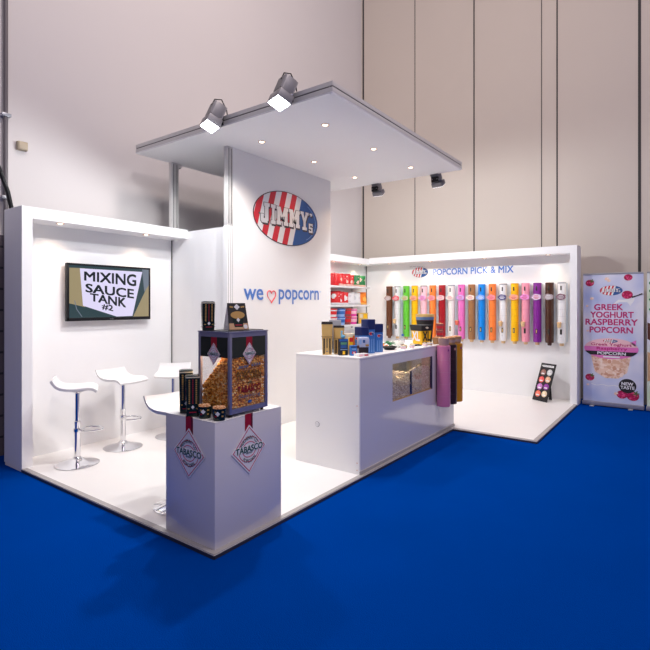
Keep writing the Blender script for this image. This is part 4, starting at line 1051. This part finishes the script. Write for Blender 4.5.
# cup picture
mb = MB(M['printpop'])
mb.prism([(-.315, .86), (.26, .86), (.20, .56), (.08, .46), (-.10, .455), (-.25, .55)], -.0045, -.003, M['printpop'])
random.seed(11)
kcs = [colm('kern%d' % k, c) for k, c in enumerate(((240, 205, 180), (225, 180, 150), (248, 222, 205), (215, 160, 130)))]
for k in range(70):
    z = random.uniform(.50, .85); x = random.uniform(-.27, .23) * (.62 + .38 * (z - .47) / .38) - .02
    mb.prism(ellipse(x, z, random.uniform(.02, .042), random.uniform(.018, .035), 10), -.0055 - k * .00002, -.0045, kcs[k % 4])
mb.build('cup_picture', t, smooth=False)
mb = MB(); Q = .17; el = ellipse(-.025, .925, .375, .165, 48)
mb.prism(el, -.0075, -.006, colm('lidpink', (228, 120, 190)))
mb.prism(clip(el, 0, -1, -.955), -.0085, -.0075, colm('lidpeach', (240, 195, 200)))
mb.prism([(.24, 1.03), (.32, 1.07), (.31, .97)], -.0085, -.006, M['lidpink'])
mb.prism(clip(clip(el, 0, 1, .880), 0, -1, -.818), -.009, -.0075, M['matblack'])
oval_logo(mb, -.03, 1.045, .10, .026, -.0085, .0006, True)
put_text(mb, 'Greek Yoghurt', -.30, .26, .955, 1.012, -.0095, M['magenta'], .03)
put_text(mb, 'Raspberry', -.22, .20, .892, .948, -.0095, M['magenta'], .03)
put_text(mb, 'POPCORN', -.21, .18, .828, .872, -.0095, M['printwhite'], .03)
mb.box(-.13, .10, -.009, -.0075, .782, .806, M['printwhite']); mb.build('lid_picture', t, smooth=False)
def raspberry(cx, cz, r, seed, leaf=True):
    random.seed(seed); mb = MB(M['magenta']); rc = [colm('rasp%d%d' % (seed, k), c) for k, c in enumerate(((200, 30, 95), (170, 20, 70), (225, 80, 130)))]
    mb.prism(ellipse(cx, cz, r, r * .85, 20), -.0045, -.003, rc[1])
    for k in range(22):
        a = random.uniform(0, 2 * PI); q = r * .8 * math.sqrt(random.random()); mb.prism(ellipse(cx + q * math.cos(a), cz + q * .85 * math.sin(a), r * .2, r * .2, 8), -.0055 - k * .00002, -.0045, rc[k % 3])
    if leaf:
        for k in range(5): bar(mb, cx + r * .5, cz + r * .5, cx + r * (.5 + .5 * math.cos(k * 1.2)), cz + r * (.5 + .5 * math.sin(k * 1.2)), r * .2, -.0065, -.003, colm('rleaf%d%d' % (seed, k), (95, 120, 60)))
    return mb.build('raspberry_picture', t, smooth=False)
raspberry(-.32, 1.97, .062, 1); raspberry(.213, 2.045, .058, 2, False); raspberry(.2, 1.775, .075, 3, False); raspberry(-.32, .45, .065, 4); raspberry(.13, .215, .075, 5, False); raspberry(.275, .205, .085, 6)
mb = MB(M['matblack']); mb.tube([(.26, -.006, 1.735), (.33, -.006, 1.76), (.40, -.006, 1.79)], [.012, .007, .010], 8); 
mb.prism([(-.0, 1.62), (.08, 1.70), (.14, 1.70), (.26, 1.72), (.30, 1.76), (.29, 1.68), (.24, 1.60), (.20, 1.66), (.10, 1.66)], -.0035, -.003, M['printwhite']); mb.build('spoon_picture', t)
mb = MB(M['matblack']); mb.prism(ellipse(.203, .355, .118, .11, 36), -.0075, -.003)
put_text(mb, 'NEW', .125, .28, .365, .412, -.0082, M['printwhite'], .04); put_text(mb, 'TASTE', .11, .296, .305, .352, -.0082, M['printwhite'], .04); mb.build('badge', t, smooth=False)
mb = MB(M['printwhite'])
for (cx, cz, r) in ((-.08, 2.03, .03), (-.05, 2.00, .025), (-.29, 1.72, .028), (-.36, 1.60, .02), (-.35, 1.20, .02), (.05, .22, .03), (-.35, .33, .02)):
    mb.prism(ellipse(cx, cz, r, r * .8, 10), -.0042, -.003, kcs[0]); mb.prism(ellipse(cx + r * .5, cz + r * .3, r * .5, r * .5, 8), -.0052, -.003, kcs[2])
for k in range(5): bar(mb, -.30 + k * .08, .35 - .01 * (k % 2) * 2, -.22 + k * .08, .35 - .01 * ((k + 1) % 2) * 2, .008, -.0036, -.003, M['printwhite'])
mb.build('splash_picture', t, smooth=False)
t = banner(.065, .83, 'second roll-up banner cut off by the right edge of the view', 'green')
mb = MB(M['leafgreen'])
for z in (1.95, 1.83, 1.70, 1.55): mb.prism(ellipse(-.33, z, .06, .035, 16), -.0045, -.003, M['leafgreen'])
mb.prism([(-.41, 1.35), (-.30, 1.30), (-.33, 1.05), (-.41, 1.1)], -.0045, -.003, M['brown']); mb.prism([(-.41, .9), (-.25, .85), (-.3, .5), (-.41, .45)], -.0045, -.003, M['kraft'])
mb.build('leaf_picture', t, smooth=False)
